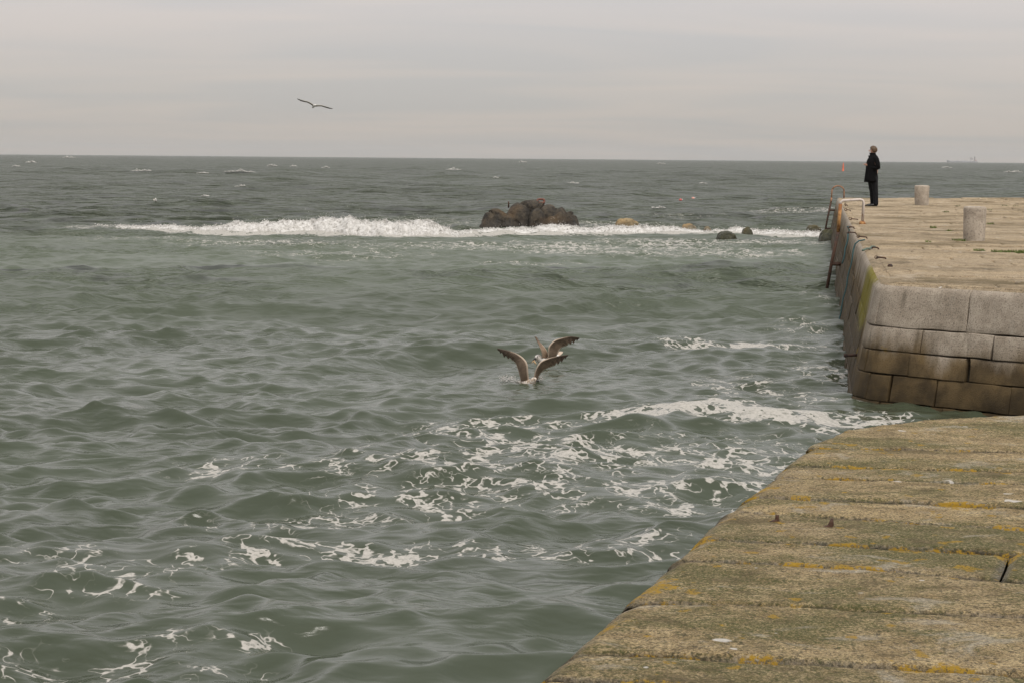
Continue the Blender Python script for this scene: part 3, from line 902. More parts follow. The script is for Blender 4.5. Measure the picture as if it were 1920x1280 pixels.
# face of the near quay, seen only from the side
def qP(s): return quay_edge(np.clip(s, 0, QS[-1]))
def qN(s):
    a = quay_edge(np.clip(s - 0.15, 0, QS[-1])); b = quay_edge(np.clip(s + 0.15, 0, QS[-1]))
    T = b - a; T = T / np.maximum(np.hypot(T[:, 0], T[:, 1]), 1e-6)[:, None]
    return np.stack([-T[:, 1], T[:, 0]], -1)
sA = s_near((-1.5, 1.0)); sB = QS[-1] - 1.0
for ci, (a, b) in enumerate([(0.37, 0.715), (0.05, 0.36), (-0.45, 0.04)]):
    s = sA + 0.3 * ci
    j = 0
    while s < sB:
        L = 0.8 + 0.6 * hashf(ci * 31 + j)
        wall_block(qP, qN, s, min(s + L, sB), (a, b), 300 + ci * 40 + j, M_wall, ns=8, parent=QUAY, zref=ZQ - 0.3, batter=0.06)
        s += L + 0.02; j += 1

# ------------------------------------------------------------------ far pier
pN = gp(1634, 507, ZD)[:2]; pF = gp(1570, 371.3, ZD)[:2]
pA = gp(1662, 532, ZD)[:2]; pB = gp(1920, 547, ZD)[:2]
dl = (pF - pN) / np.hypot(*(pF - pN)); df_ = (pB - pA) / np.hypot(*(pB - pA))
Mx = np.array([dl, -df_]).T
tt_ = np.linalg.solve(Mx, pA - pN)
CORN = pN + dl * tt_[0]
LEN = float(np.dot(pF - CORN, dl))
ang = math.acos(float(np.dot(dl, df_)))
RAD = 0.5
tl = RAD / math.tan(ang / 2)
cen_dir = (dl + df_); cen_dir /= np.hypot(*cen_dir)
CEN = CORN + cen_dir * RAD / math.sin(ang / 2)
a0 = CORN + dl * tl; a1 = CORN + df_ * tl
th0 = math.atan2(*(a0 - CEN)[::-1]); th1 = math.atan2(*(a1 - CEN)[::-1])
dth = (th1 - th0 + math.pi) % (2 * math.pi) - math.pi
ARC = abs(dth) * RAD
FRONT = 7.0
def pP(s):
    s = np.asarray(s, float); out = np.zeros((len(s), 2))
    a = s < -ARC / 2; b = s > ARC / 2; c = ~a & ~b
    out[a] = a0 + dl[None] * (-ARC / 2 - s[a])[:, None]
    out[b] = a1 + df_[None] * (s[b] - ARC / 2)[:, None]
    th = th0 + dth * (s[c] + ARC / 2) / ARC
    out[c] = CEN + RAD * np.stack([np.cos(th), np.sin(th)], -1)
    return out
nl = np.array([-dl[1], dl[0]])
if np.dot(nl, CORN - CEN) < 0: nl = -nl
nf = np.array([-df_[1], df_[0]])
if np.dot(nf, CORN - CEN) < 0: nf = -nf
def pNn(s):
    s = np.asarray(s, float)
    w = np.clip((s + ARC / 2) / ARC, 0, 1)[:, None]
    th = th0 + dth * w
    out = np.concatenate([np.cos(th), np.sin(th)], -1)
    return out
PIER = tag(empty('stone_pier', (CORN[0] + 3, CORN[1] + 8, 0)), 'weathered granite pier with a rounded corner reaching out into the sea', 'pier')
def pparent(o):
    o.parent = PIER; o.matrix_parent_inverse = PIER.matrix_basis.inverted(); return o

BAT = 0.20
def s_at(px, z):
    s = np.linspace(-1.0, FRONT, 1500)
    P = pP(s) + pNn(s) * ((ZD - z) * BAT)
    X = np.array([proj((p[0], p[1], z))[0] for p in P])
    i = int(np.argmax(X > px)) if (X > px).any() else len(s) - 1
    return float(s[i])
def algae(S, Z):
    return np.exp(-((S + 2.6) / 2.2) ** 2) * np.clip((-S - 0.1) / 0.5, 0, 1) * np.clip((Z - 0.40) / 0.35, 0, 1)
courses = [(0.83, ZD), (0.575, 0.82), (0.325, 0.565), (0.035, 0.315), (-0.45, 0.025)]
front_px = [[1648, 1815, 2060, 2300], [1610, 1727, 1861, 2010, 2200], [1622, 1704, 1813, 1990, 2150, 2300], [1626, 1668, 1753, 1893, 2040, 2200], [1643, 1760, 1900, 2080]]
gaps = {(1, 2): 0.028, (2, 2): 0.045, (3, 1): 0.03}
sd = 500
for ci, (za, zb) in enumerate(courses):
    zm = 0.5 * (za + zb)
    cuts = [s_at(px, zm) for px in front_px[ci]]
    cuts = sorted(set(cuts))
    end = FRONT
    cuts = [c for c in cuts if c < FRONT - 0.2] + [FRONT]
    for i in range(len(cuts) - 1):
        g = gaps.get((ci, i), 0.008); g2 = gaps.get((ci, i + 1), 0.008)
        sd += 3
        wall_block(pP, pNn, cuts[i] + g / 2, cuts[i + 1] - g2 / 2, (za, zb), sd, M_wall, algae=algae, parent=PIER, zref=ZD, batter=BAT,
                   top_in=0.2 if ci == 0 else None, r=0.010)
    # the long face towards the sea
    s = cuts[0]
    j = 0
    while s > -(LEN - tl + ARC / 2):
        L = (1.3 if j < 3 else 2.0) * (0.75 + 0.6 * hashf(ci * 57 + j * 3 + 2))
        sd += 3
        s2 = max(s - L, -(LEN - tl + ARC / 2) - 0.05)
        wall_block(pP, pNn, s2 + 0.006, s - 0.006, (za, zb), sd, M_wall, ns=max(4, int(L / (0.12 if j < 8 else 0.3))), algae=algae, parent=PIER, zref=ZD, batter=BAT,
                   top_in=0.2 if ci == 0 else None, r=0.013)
        s = s2; j += 1

# deck polygon
FE1 = gp(1570, 371.3, ZD)[:2]; FE2 = gp(1920, 371.6, ZD)[:2]
fe = (FE2 - FE1) / np.hypot(*(FE2 - FE1))
WID = 12.0
inner = [CORN + 0 * dl]
def inset_line(p, d, n, k): return p - n * k, d
def isect(p, d, q, e):
    t = np.linalg.solve(np.array([d, -e]).T, q - p); return p + d * t[0]
lp = CORN - nl * 0.17; fp = CORN - nf * 0.17
c_in = isect(lp, dl, fp, df_)
f_in = isect(lp, dl, FE1, fe)
right_f = f_in + fe * WID
right_n = fp + df_ * (FRONT + 3)
right_n2 = right_n + np.array([3.0, 1.0])
POLY = [c_in, right_n, np.array([right_f[0] + 2, right_n[1]]), right_f, f_in]
def clip(poly, p, n):
    """keep the part of poly where dot(x-p,n) >= 0"""
    out = []
    for i in range(len(poly)):
        a, b = poly[i], poly[(i + 1) % len(poly)]
        da, db = np.dot(a - p, n), np.dot(b - p, n)
        if da >= 0: out.append(a)
        if (da >= 0) != (db >= 0): out.append(a + (b - a) * (da / (da - db)))
    return out
half = []
for i in range(len(POLY)):
    a, b = np.array(POLY[i]), np.array(POLY[(i + 1) % len(POLY)])
    d = b - a; n = np.array([-d[1], d[0]])
    half.append((a, n / np.hypot(*n)))
area = sum(POLY[i][0] * POLY[(i + 1) % len(POLY)][1] - POLY[(i + 1) % len(POLY)][0] * POLY[i][1] for i in range(len(POLY)))
if area < 0: half = [(a, -n) for a, n in half]

def deck_piece(poly, seed, uneven):
    """bevelled polygon stone"""
    P = [np.array(p) for p in poly]
    c = sum(P) / len(P)
    h = ZD + (hashf(seed) - 0.5) * uneven
    tx, ty = (hashf(seed + .3) - .5) * uneven * 0.6, (hashf(seed + .7) - .5) * uneven * 0.6
    V = []; m = len(P)
    for k, (ins, dz) in enumerate([(0.006, -0.10), (0.006, -0.02), (0.018, -0.006), (0.05, 0.0)]):
        for p in P:
            d = p - c; L = np.hypot(*d)
            q = p - d / L * min(ins * 1.3, L * 0.3)
            V.append((q[0], q[1], h + dz + tx * d[0] * 0.5 + ty * d[1] * 0.5))
    V.append((c[0], c[1], h + 0.003))
    Fc = []
    for k in range(3):
        Fc += [(k * m + i, k * m + (i + 1) % m, (k + 1) * m + (i + 1) % m, (k + 1) * m + i) for i in range(m)]
    Fc += [(3 * m + i, 3 * m + (i + 1) % m, 4 * m) for i in range(m)]
    return V, Fc

perp = np.array([dl[1], -dl[0]])             # across the pier, to the right
far_mb = MB(); npiece = 0
w = -8.0; row = 0
while w < LEN + 6:
    near = w < 13.5
    rw = 0.55 + 0.22 * hashf(row * 1.7) if near else 0.9 + 0.3 * hashf(row * 1.7)
    u = -1.0 + 1.2 * hashf(row * 2.3)
    j = 0
    while u < 16:
        rough_part = u > 3.0
        L = (1.3 + 1.3 * hashf(row * 3.1 + j)) if not rough_part else (0.7 + 0.6 * hashf(row * 3.1 + j))
        if not near: L *= 1.4
        q = [CORN + dl * w + perp * u, CORN + dl * w + perp * (u + L), CORN + dl * (w + rw) + perp * (u + L), CORN + dl * (w + rw) + perp * u]
        for hp, hn in half:
            if len(q) < 3: break
            q = clip(q, hp, hn)
        if len(q) >= 3:
            qa = 0.5 * abs(sum(q[i][0] * q[(i + 1) % len(q)][1] - q[(i + 1) % len(q)][0] * q[i][1] for i in range(len(q))))
            if qa > 0.02:
                sg = sum(q[i][0] * q[(i + 1) % len(q)][1] - q[(i + 1) % len(q)][0] * q[i][1] for i in range(len(q)))
                if sg < 0: q = q[::-1]
                V, Fc = deck_piece(q, row * 37 + j * 5 + 1, 0.016 if not rough_part else 0.05)
                ctr = sum(q) / len(q)
                inview = abs(ctr[0] / max(ctr[1], 1)) < 0.29
                if near and inview and npiece < 290:
                    pparent(meshobj('slab', V, Fc, M_deck, None, False)); npiece += 1
                else:
                    far_mb.add(V, Fc)
        u += L; j += 1
    w += rw; row += 1
o = pparent(far_mb.build('paving', M_deck, None, False)); o['kind'] = 'stuff'

def pier_core():
    s = np.concatenate([np.linspace(-(LEN - tl + ARC / 2), -ARC / 2, 20), np.linspace(-ARC / 2, ARC / 2, 14)[1:], [FRONT]])
    T = pP(s) - pNn(s) * 0.07
    rest = np.array([right_n + np.array([0.5, 0.2]), [right_f[0] + 2, right_n[1]], right_f])
    top = np.concatenate([T, rest])
    bot = np.concatenate([pP(s) + pNn(s) * ((ZD + 1.2) * BAT - 0.07), rest])
    n = len(top)
    V = np.concatenate([np.c_[top, np.full(n, ZD - 0.075)], np.c_[bot, np.full(n, -1.2)]])
    Fc = [tuple(range(n))] + [((i + 1) % n, i, n + i, n + (i + 1) % n) for i in range(n)]
    pparent(meshobj('core', V, Fc, M_mortar, None, False))
pier_core()

# ------------------------------------------------------------------ bollards
def bollard_mat():
    t = NT('bollard_granite'); p = t.pos()
    mid = t.noise(p, 4, 4, 0.6); fine = t.noise(p, 38, 4, 0.75)
    c = t.mix(t.mapr(mid, 0.3, 0.7), (0.34, 0.285, 0.225), (0.50, 0.43, 0.35))
    c = t.mix(t.mapr(fine, 0.5, 0.66, 0, 0.8), c, (0.10, 0.085, 0.075))
    st = t.noise(t.mapping(p, (8, 8, 1.2)), 1.0, 3)
    c = t.mix(t.mapr(st, 0.55, 0.75, 0, 0.5), c, (0.22, 0.18, 0.14))
    return t.done(t.principled(c, 0.88, t.bump(t.math('ADD', fine, mid), 0.8, 0.02)))
M_bollard = bollard_mat()
def bollard(px, py, rad, h, label, seed, lean=(0, 0)):
    g = gp(px, py, ZD)
    prof = [(0.90, -0.05), (0.925, 0.0), (0.94, 0.15), (0.965, 0.45), (0.99, 0.75), (1.0, 0.93), (0.985, 0.965), (0.93, 0.99), (0.8, 1.0), (0.4, 1.012), (0.02, 1.016)]
    V = []; m = 36
    for r, z in prof:
        for k in range(m):
            a = 2 * math.pi * k / m
            V.append((rad * r * math.cos(a), rad * r * math.sin(a), h * z))
    V = np.array(V)
    nz = fbm(V[:, 0] * 9 + seed, V[:, 1] * 9, V[:, 2] * 7, seed=seed, octv=3)
    V[:, :2] *= (1 + 0.035 * nz)[:, None]
    V[:, 2] += 0.012 * nz
    V[:, 0] += lean[0] * V[:, 2]
    Fc = [tuple(q) for q in gridquads(len(prof), m, True)] + [tuple((len(prof) - 1) * m + i for i in range(m))]
    o = meshobj('mooring_bollard', V, Fc, M_bollard)
    o.location = tuple(g)
    o.rotation_euler = (0, 0, seed)
    tag(o, label, 'bollard', 'granite bollards on the pier')
bollard(1826, 451.5, 0.193, 0.575, 'larger, nearer pale granite bollard standing on the mossy setts of the pier', 3, (-0.01, 0))
bollard(1728, 385.0, 0.225, 0.60, 'smaller, farther granite bollard, to the right of the standing person', 5)

# ------------------------------------------------------------------ rocks in the surf
def rock_mat(name, a, b, wet):
    t = NT(name); p = t.pos()
    n1 = t.noise(p, 2.2, 5, 0.6); n2 = t.noise(p, 11, 5, 0.7)
    c = t.mix(t.mapr(n1, 0.35, 0.65), a, b)
    c = t.mix(t.mapr(n2, 0.48, 0.62, 0, 0.8), c, tuple(x * 0.3 for x in a))
    n0 = t.noise(p, 0.75, 2)
    c = t.mix(t.mapr(n0, 0.45, 0.6, 0, 0.6), c, tuple(x * y for x, y in zip(b, (1.5, 1.15, 0.75))))
    st = t.noise(t.mapping(p, (5, 5, 0.5)), 1, 4)
    c = t.mix(t.mapr(st, 0.55, 0.75, 0, 0.55), c, tuple(min(1, x * 1.35 + 0.012) for x in b))
    z = t.n('ShaderNodeSeparateXYZ', None, Vector=p).outputs['Z']
    w = t.mapr(t.math('ADD', z, t.math('MULTIPLY', n1, 0.3)), 0.6, 0.25)
    c = t.mix(t.math('MULTIPLY', w, wet), c, tuple(x * 0.42 for x in a))
    return t.done(t.principled(c, t.mapr(w, 0, 1, 0.85, 0.5), t.bump(t.math('ADD', n1, t.math('MULTIPLY', n2, 0.5)), 1.0, 0.16)))
M_rock = rock_mat('sea_rock', (0.022, 0.017, 0.011), (0.072, 0.056, 0.036), 0.5)
M_rock_tan = rock_mat('tan_rock', (0.19, 0.145, 0.075), (0.30, 0.24, 0.14), 0.6)
M_rock_weed = rock_mat('weedy_rock', (0.05, 0.048, 0.018), (0.10, 0.094, 0.036), 0.6)
def rock(name, loc, lobes, mat, label, seed, nu=120, nv=60, rough=0.05, group=None):
    th = np.linspace(0, 2 * math.pi, nu, endpoint=False)[None]; ph = np.linspace(-0.55, math.pi / 2 - 0.01, nv)[:, None]
    D = np.stack([np.cos(ph) * np.cos(th), np.cos(ph) * np.sin(th), np.sin(ph) + 0 * th], -1)
    best = np.zeros(D.shape[:2]) + 0.05; second = best.copy()
    for cx, cy, cz, rx, ry, rz in lobes:
        S = 1 / np.array([rx, ry, rz]); d = D * S; o = -np.array([cx, cy, cz]) * S
        A = (d * d).sum(-1); B = (d * o).sum(-1); C = (o * o).sum() - 1
        disc = B * B - A * C
        t = np.where(disc > 0, (-B + np.sqrt(np.maximum(disc, 0))) / A, 0)
        second = np.maximum(second, np.minimum(best, t)); best = np.maximum(best, t)
    best = best * (1 - 0.10 * np.exp(-((best - second) / (0.03 * best)) ** 2))
    P = D * best[..., None]
    n = fbm(P[..., 0] * 2.2, P[..., 1] * 2.2, P[..., 2] * 2.2, seed=seed, octv=5, gain=0.55)
    cre = np.abs(fbm(P[..., 0] * 1.5 + 7, P[..., 1] * 1.5, P[..., 2] * 0.7, seed=seed + 9, octv=3))
    P = P * (1 + rough * n - rough * 1.6 * np.clip(0.12 - cre, 0, 1) / 0.12)[..., None]
    V = P.reshape(-1, 3)
    Fc = gridquads(nv, nu, True)
    o = fastmesh(name, V, quads=Fc, mat=mat)
    o.location = loc
    tag(o, label, 'rock', group)
    return o
g = gp(992, 428.5); g[2] = -0.1
k_ = F / g[1]
def RL(zx, ztop, w, hgt, dy=0.0, dep=0.6):
    """lobe from the 5.05x enlargement of the rock: centre x, top y, half width and height in enlargement pixels"""
    x = (860 + zx / 5.053 - 992) / k_; top = (428.5 - (340 + ztop / 5.053)) / k_ + 0.1
    rz = hgt / 5.053 / k_ * 1.0
    return (x, dy, top - rz, w / 5.053 / k_, dep, rz)
rock('sea_rock', tuple(g), [RL(345, 258, 178, 380, -0.25, .8), RL(575, 205, 175, 380, 0.0, .95), RL(470, 300, 95, 280, -.6, .5), RL(690, 182, 150, 90, .35, .6), RL(740, 255, 120, 300, -.45, .6),
     RL(840, 222, 140, 130, .2, .7), RL(965, 242, 100, 380, -.2, .95), RL(1050, 280, 112, 360, .05, .9), RL(880, 320, 110, 250, -.65, .5)],
     M_rock, 'large dark brown boulder cluster rising out of the white surf', 3, 260, 110, 0.045)
def small_rock(px0, px1, ytop, ybase, mat, label, seed, dep=0.5):
    g = gp((px0 + px1) / 2, ybase); k = F / g[1]
    hw = (px1 - px0) / 2 / k; h = (ybase - ytop) / k
    r = rock('sea_rock', (g[0], g[1], -0.02), [(0, 0, 0, hw, dep, h + 0.06), (-hw * 0.35, 0.1, 0.0, hw * .6, dep * .8, h * 1.02 + .04), (hw * .45, -.05, 0, hw * .53, dep * .7, h * .9 + .04)], mat, label, seed, 60, 28, 0.09, 'low rocks awash in the surf')
small_rock(1148, 1203, 411, 434, M_rock_tan, 'flat tan rock awash in surf, first to the right of the big boulder', 21)
small_rock(1274, 1308, 422, 437, M_rock_tan, 'low brown rock half drowned in foam, second to the right of the big boulder', 22)
small_rock(1318, 1334, 427, 438, M_rock_tan, 'tiny brown rock tip in the surf between low brown and green rocks', 23, .3)
small_rock(1342, 1382, 436, 449, M_rock_weed, 'green weedy rock at the front edge of the surf', 24, .4)
small_rock(1390, 1413, 428, 443, M_rock_weed, 'dark rock half hidden by white splash behind the green weedy rock', 25, .3)
small_rock(1511, 1541, 424, 437, M_rock_weed, 'rounded dark green rock in foam left of the far ladder', 26, .5)
small_rock(1534, 1585, 431, 452, M_rock_weed, 'smooth dark green rock at the foot of the far ladder', 27, .7)

M_rust = rust_mat('dark_rust', (0.028, 0.016, 0.011), (0.075, 0.032, 0.015), 0.6)
M_rust_o = rust_mat('orange_rust', (0.42, 0.22, 0.075), (0.30, 0.12, 0.035), 0.45)
M_rust_p = rust_mat('pale_paint', (0.52, 0.45, 0.40), (0.34, 0.17, 0.07), 0.12)
M_copper = rust_mat('brown_rust', (0.33, 0.17, 0.09), (0.20, 0.09, 0.04), 0.4)
# rusty iron on the big rock
gi = at(1014, 377.5, g[1] + 0.3)
mb = MB(); pts = []
for i in range(25):
    a = 2 * math.pi * i / 24
    pts.append((gi[0] + 0.135 * math.cos(a), gi[1] + 0.06 * math.sin(a), gi[2] + 0.075 * math.sin(a) + 0.01 * math.sin(3 * a)))
mb.tube(pts, 0.042, 8)
M_redrust = rust_mat('red_rust', (0.12, 0.045, 0.03), (0.19, 0.07, 0.045), 0.5)
mb.tube([(gi[0] - .11, gi[1], gi[2] - .07), (gi[0] + .02, gi[1], gi[2] - .115), (gi[0] + .13, gi[1] + .02, gi[2] - .06)], 0.05, 8)
tag(mb.build('mooring_ring', M_redrust), 'fat red rusty iron ring lying on top of the big boulder', 'iron ring')
gi = at(953.5, 384, g[1] + 0.1)
mb = MB(); mb.tube([(gi[0], gi[1], gi[2] - 0.12), (gi[0] + .005, gi[1], gi[2] + 0.05), (gi[0], gi[1], gi[2] + 0.12)], [0.028, 0.026, 0.02], 8)
tag(mb.build('iron_stub', M_rust), 'short dark iron stub standing on the left crest of the big boulder', 'iron stub')

# ------------------------------------------------------------------ ladders
def edge_at_depth(y):
    t = (y - CORN[1]) / dl[1]; return CORN + dl * t
def ladder(depth, label, arch, m_post, m_hoop):
    E = edge_at_depth(depth)
    root = tag(empty('iron_ladder', (E[0], E[1], 0)), label, 'ladder', 'iron ladders on the pier wall')
    def par(o):
        o.parent = root; o.matrix_parent_inverse = root.matrix_basis.inverted(); return o
    def w(al, out, z):
        p = E + dl * al + nl * out; return (p[0], p[1], z)
    for al in (-0.2, 0.2):
        mb = MB()
        mb.tube([w(al, 0.50, -0.45), w(al, 0.36, 0.45), w(al, 0.235, ZD - 0.16)], 0.034, 6)
        par(mb.build('stringer', M_rust))
        mb = MB()
        if arch:
            mb.tube([w(al, 0.235, ZD - 0.17), w(al, 0.215, ZD + 0.02)], 0.03, 8)
            top = ZD + 0.25
            pts = [w(al, 0.215, ZD + 0.0)]
            for i in range(13):
                a = math.pi - math.pi * i / 12
                pts.append(w(al, -0.01 - 0.21 * math.cos(math.pi - a) * -1 if False else -0.01 + 0.215 * -math.cos(a), top + 0.19 * math.sin(a)))
            pts.append(w(al, -0.225, ZD - 0.03))
            mb.tube(pts, 0.022, 8)
            par(mb.build('handrail', m_hoop))
        else:
            mb.tube([w(al, 0.237, ZD - 0.17), w(al, 0.20, ZD + 0.42)], 0.036, 8)
            par(mb.build('post', m_post))
            mb = MB()
            mb.tube([w(al, 0.20, ZD + 0.40), w(al, 0.19, ZD + 0.455), w(al, 0.15, ZD + 0.49), w(al, -0.22, ZD + 0.515), w(al, -0.265, ZD + 0.50), w(al, -0.285, ZD + 0.455), w(al, -0.27, ZD + 0.04)], 0.024, 8)
            h = par(mb.build('handrail', m_hoop))
            mb = MB(); mb.tube([w(al, -0.27, ZD - 0.02), w(al, -0.27, ZD + 0.035), w(al, -0.27, ZD + 0.06)], [0.07, 0.06, 0.03], 10)
            par(mb.build('foot', m_post))
    z = -0.2
    while z < ZD:
        o_ = 0.235 + (ZD - 0.16 - z) * (0.265 / 1.58)
        mb = MB(); mb.tube([w(-0.2, o_, z), w(0.2, o_, z)], 0.016, 6); par(mb.build('rung', M_rust)); z += 0.28
    for zb in ((0.43,) if not arch else (0.86, 0.2)):
        for al in (-0.2, 0.2):
            o_ = 0.235 + (ZD - 0.16 - zb) * (0.265 / 1.58)
            mb = MB(); mb.tube([w(al, o_, zb), w(al, (ZD - zb) * BAT - 0.03, zb)], 0.033, 6); par(mb.build('bracket', M_rust))
ladder(gp(1615, 420, ZD)[1], 'nearer rusty ladder with an orange post and a square pale handrail', False, M_rust_o, M_rust_p)
ladder(gp(1582, 372.2, ZD)[1], 'farther rusty ladder with a rounded brown handrail at the pier end', True, M_rust_o, M_copper)

# ------------------------------------------------------------------ mooring rings, bolts, ropes
def ring_thing(px, py, size, rot, label, up=True, bar=0.14):
    g = gp(px, py, ZD + 0.008); size *= 0.72; bar *= 0.8
    root = tag(empty('mooring_ring', tuple(g), rot), label, 'iron ring', 'mooring rings on the pier edge')
    mb = MB(); pts = []
    for i in range(17):
        a = 2 * math.pi * i / 16
        pts.append((size * math.cos(a) - size, 0.012 * math.sin(a), size * (0.85 if up else 0.25) * (math.sin(a) + 1)))
    mb.tube(pts, size * 0.27, 6)
    r = mb.build('ring', M_rust, root)
    mb = MB(); mb.tube([(-size, 0, 0.012), (0, 0.0, 0.022), (bar, 0.01, 0.012), (bar + 0.02, 0.01, -0.02)], [0.013, 0.014, 0.013, 0.010], 6)
    mb.build('staple', M_rust, root)
ring_thing(1646, 485.5, 0.030, 0.1, 'upright rusty ring with a long bar, closest ring to the rounded pier corner', True, 0.13)
ring_thing(1637, 466.5, 0.026, 0.2, 'flat rusty ring trailing a green rope, second ring from the rounded corner', False, 0.1)
ring_thing(1612, 446, 0.035, -0.1, 'pair-looped rusty ring, third ring from the rounded pier corner', True, 0.14)
ring_thing(1592, 438, 0.032, 0.2, 'dark rusty ring lying at the very edge beside a hanging teal rope', False, 0.16)
ring_thing(1594, 427.5, 0.03, 0.3, 'rusty ring with a teal rope tied to it, in front of the pale handrail foot', False, 0.10)
ring_thing(1597, 412.5, 0.045, 0.0, 'upright open ring between the orange ladder post and the pale handrail foot', True, 0.16)
ring_thing(1588, 395.5, 0.05, 0.3, 'crumpled dark ring just behind the pale square handrail', True, 0.12)
ring_thing(1586, 386, 0.05, 0.9, 'farthest mooring ring, seen under the pale handrail bar', True, 0.12)
gb = gp(1669, 500.5, ZD)
mb = MB(); mb.ellipsoid((gb[0], gb[1], gb[2] + 0.008), (0.035, 0.03, 0.03)); mb.tube([(gb[0] - .02, gb[1], gb[2] - .02), (gb[0] + 0.0, gb[1], gb[2] + .03)], 0.02, 6)
tag(mb.build('iron_bolt', M_rust), 'small dark bolt head in the pier deck near the rounded corner', 'bolt')
M_teal = simple('teal_rope', (0.025, 0.075, 0.078), 0.8, 0.4, 60)
M_green = simple('green_rope', (0.09, 0.13, 0.10), 0.85, 0.3, 60)
def wall_pt(depth, z, out=0.03, al=0.0):
    E = edge_at_depth(depth + al); p = E + nl * ((ZD - z) * BAT + out); return (p[0], p[1], z)
rp = gp(1595, 428, ZD)
pts = [(rp[0] + 0.03, rp[1], ZD + 0.02), (rp[0] - 0.08, rp[1] - 0.05, ZD + 0.03)] + [wall_pt(rp[1] - 0.1 * i, ZD - 0.04 - 0.09 * i, 0.035 + 0.01 * math.sin(i * 2)) for i in range(8)]
mb = MB(); mb.tube(pts, 0.015, 6)
tag(mb.build('rope', M_teal), 'short teal rope hanging over the pier edge by the pale handrail foot', 'rope', 'ropes on the pier')
rp = gp(1599, 452, ZD)
E = edge_at_depth(rp[1])
pts = [(E[0] + 0.12, E[1], ZD + 0.02), (E[0] + 0.02, E[1] - .02, ZD + 0.005)] + [wall_pt(rp[1] - 0.06 * i, ZD - 0.05 - 0.11 * i, 0.03 + 0.008 * math.sin(i * 1.7)) for i in range(13)]
mb = MB(); mb.tube(pts, [0.013] * 3 + [0.012] * 12, 6)
tag(mb.build('rope', M_teal), 'long dark teal rope hanging down the pier wall to the water', 'rope', 'ropes on the pier')
rp = gp(1640, 466, ZD); rq = gp(1618, 472, ZD)
pts = [(rp[0] * (1 - t) + rq[0] * t, rp[1] * (1 - t) + rq[1] * t + 0.05 * math.sin(t * 7), ZD + 0.025 + 0.008 * math.sin(t * 11)) for t in np.linspace(0, 1, 12)]
mb = MB(); mb.tube(pts, 0.016, 6)
tag(mb.build('rope', M_green), 'short grey-green rope lying on the deck beside the second ring', 'rope', 'ropes on the pier')
# bar sticking out of the wall
s_b = -1.25
pb = pP(np.array([s_b]))[0]; nb_ = pNn(np.array([s_b]))[0]
z_b = 0.38
p1 = pb + nb_ * ((ZD - z_b) * BAT - 0.03); p2 = pb + nb_ * ((ZD - z_b) * BAT + 0.13)
mb = MB(); mb.tube([(p1[0], p1[1], z_b), (p2[0], p2[1], z_b - 0.01)], 0.017, 8)
mb.tube([(p2[0], p2[1], z_b - 0.03), (p2[0], p2[1], z_b + 0.012)], 0.02, 8)
tag(mb.build('iron_bar', M_rust), 'short dark iron bar sticking out of the pier wall low near the corner', 'iron bar')
# rusty stubs on the near quay
def stub(px, py, h, w, lean, label):
    g = gp(px, py, ZQ)
    mb = MB()
    rings = []
    for t in np.linspace(0, 1, 6):
        r = w * (1 - 0.55 * t ** 2) * (1 + 0.25 * math.sin(t * 9 + px))
        rings.append([(g[0] + lean * t * h + r * math.cos(a), g[1] + 0.6 * r * math.sin(a), g[2] - 0.03 + (h + 0.03) * t) for a in np.linspace(0, 2 * math.pi, 9)[:-1]])
    mb.loft(rings)
    mb.tube([(g[0] - w * 2.2, g[1] - 0.01, g[2] - 0.004), (g[0], g[1], g[2] + 0.004)], [0.006, 0.009], 6)
    tag(mb.build('iron_stub', M_rust), label, 'iron stub', 'rusted stubs in the near quay')
stub(1456, 977, 0.030, 0.016, 0.1, 'low rusty stub in a green mossy patch close to the quay edge')
stub(1554, 988, 0.040, 0.014, 0.35, 'taller leaning rusty stub in the near quay, right of the low one')

# ------------------------------------------------------------------ grass in the joints
def grass():
    t = NT('grass_blades'); p = t.pos()
    c = t.mix(t.noise(p, 8, 3), (0.055, 0.085, 0.012), (0.13, 0.16, 0.03))
    m = t.done(t.principled(c, 0.7))
    mb = MB()
    for px, py, w, n in [(1890, 474, 30, 260), (1836, 471.5, 9, 70), (1750, 427.5, 6, 40), (1780, 434.5, 6, 35), (1773, 398, 5, 30), (1796, 387, 5, 30), (1857, 420.5, 6, 40), (1852, 395, 9, 50), (1885, 387, 5, 30), (1905, 388, 5, 30), (1800, 452, 12, 50), (1740, 455, 6, 20)]:
        g = gp(px, py, ZD); k = F / g[1]
        for i in range(n):
            x = g[0] + random.uniform(-w, w) / k; y = g[1] + random.gauss(0, 0.05); h = random.uniform(0.015, 0.055); a = random.uniform(0, 6.28)
            dx, dy = math.cos(a) * 0.012, math.sin(a) * 0.012; lx, ly = random.gauss(0, 0.02), random.gauss(0, 0.02)
            mb.add([(x - dx, y - dy, ZD - .005), (x + dx, y + dy, ZD - .005), (x + lx, y + ly, ZD + h)], [(0, 1, 2)])
    tag(mb.build('grass', m, None, False), 'short green grass growing in the joints of the pier deck', 'grass', kind='stuff')
grass()

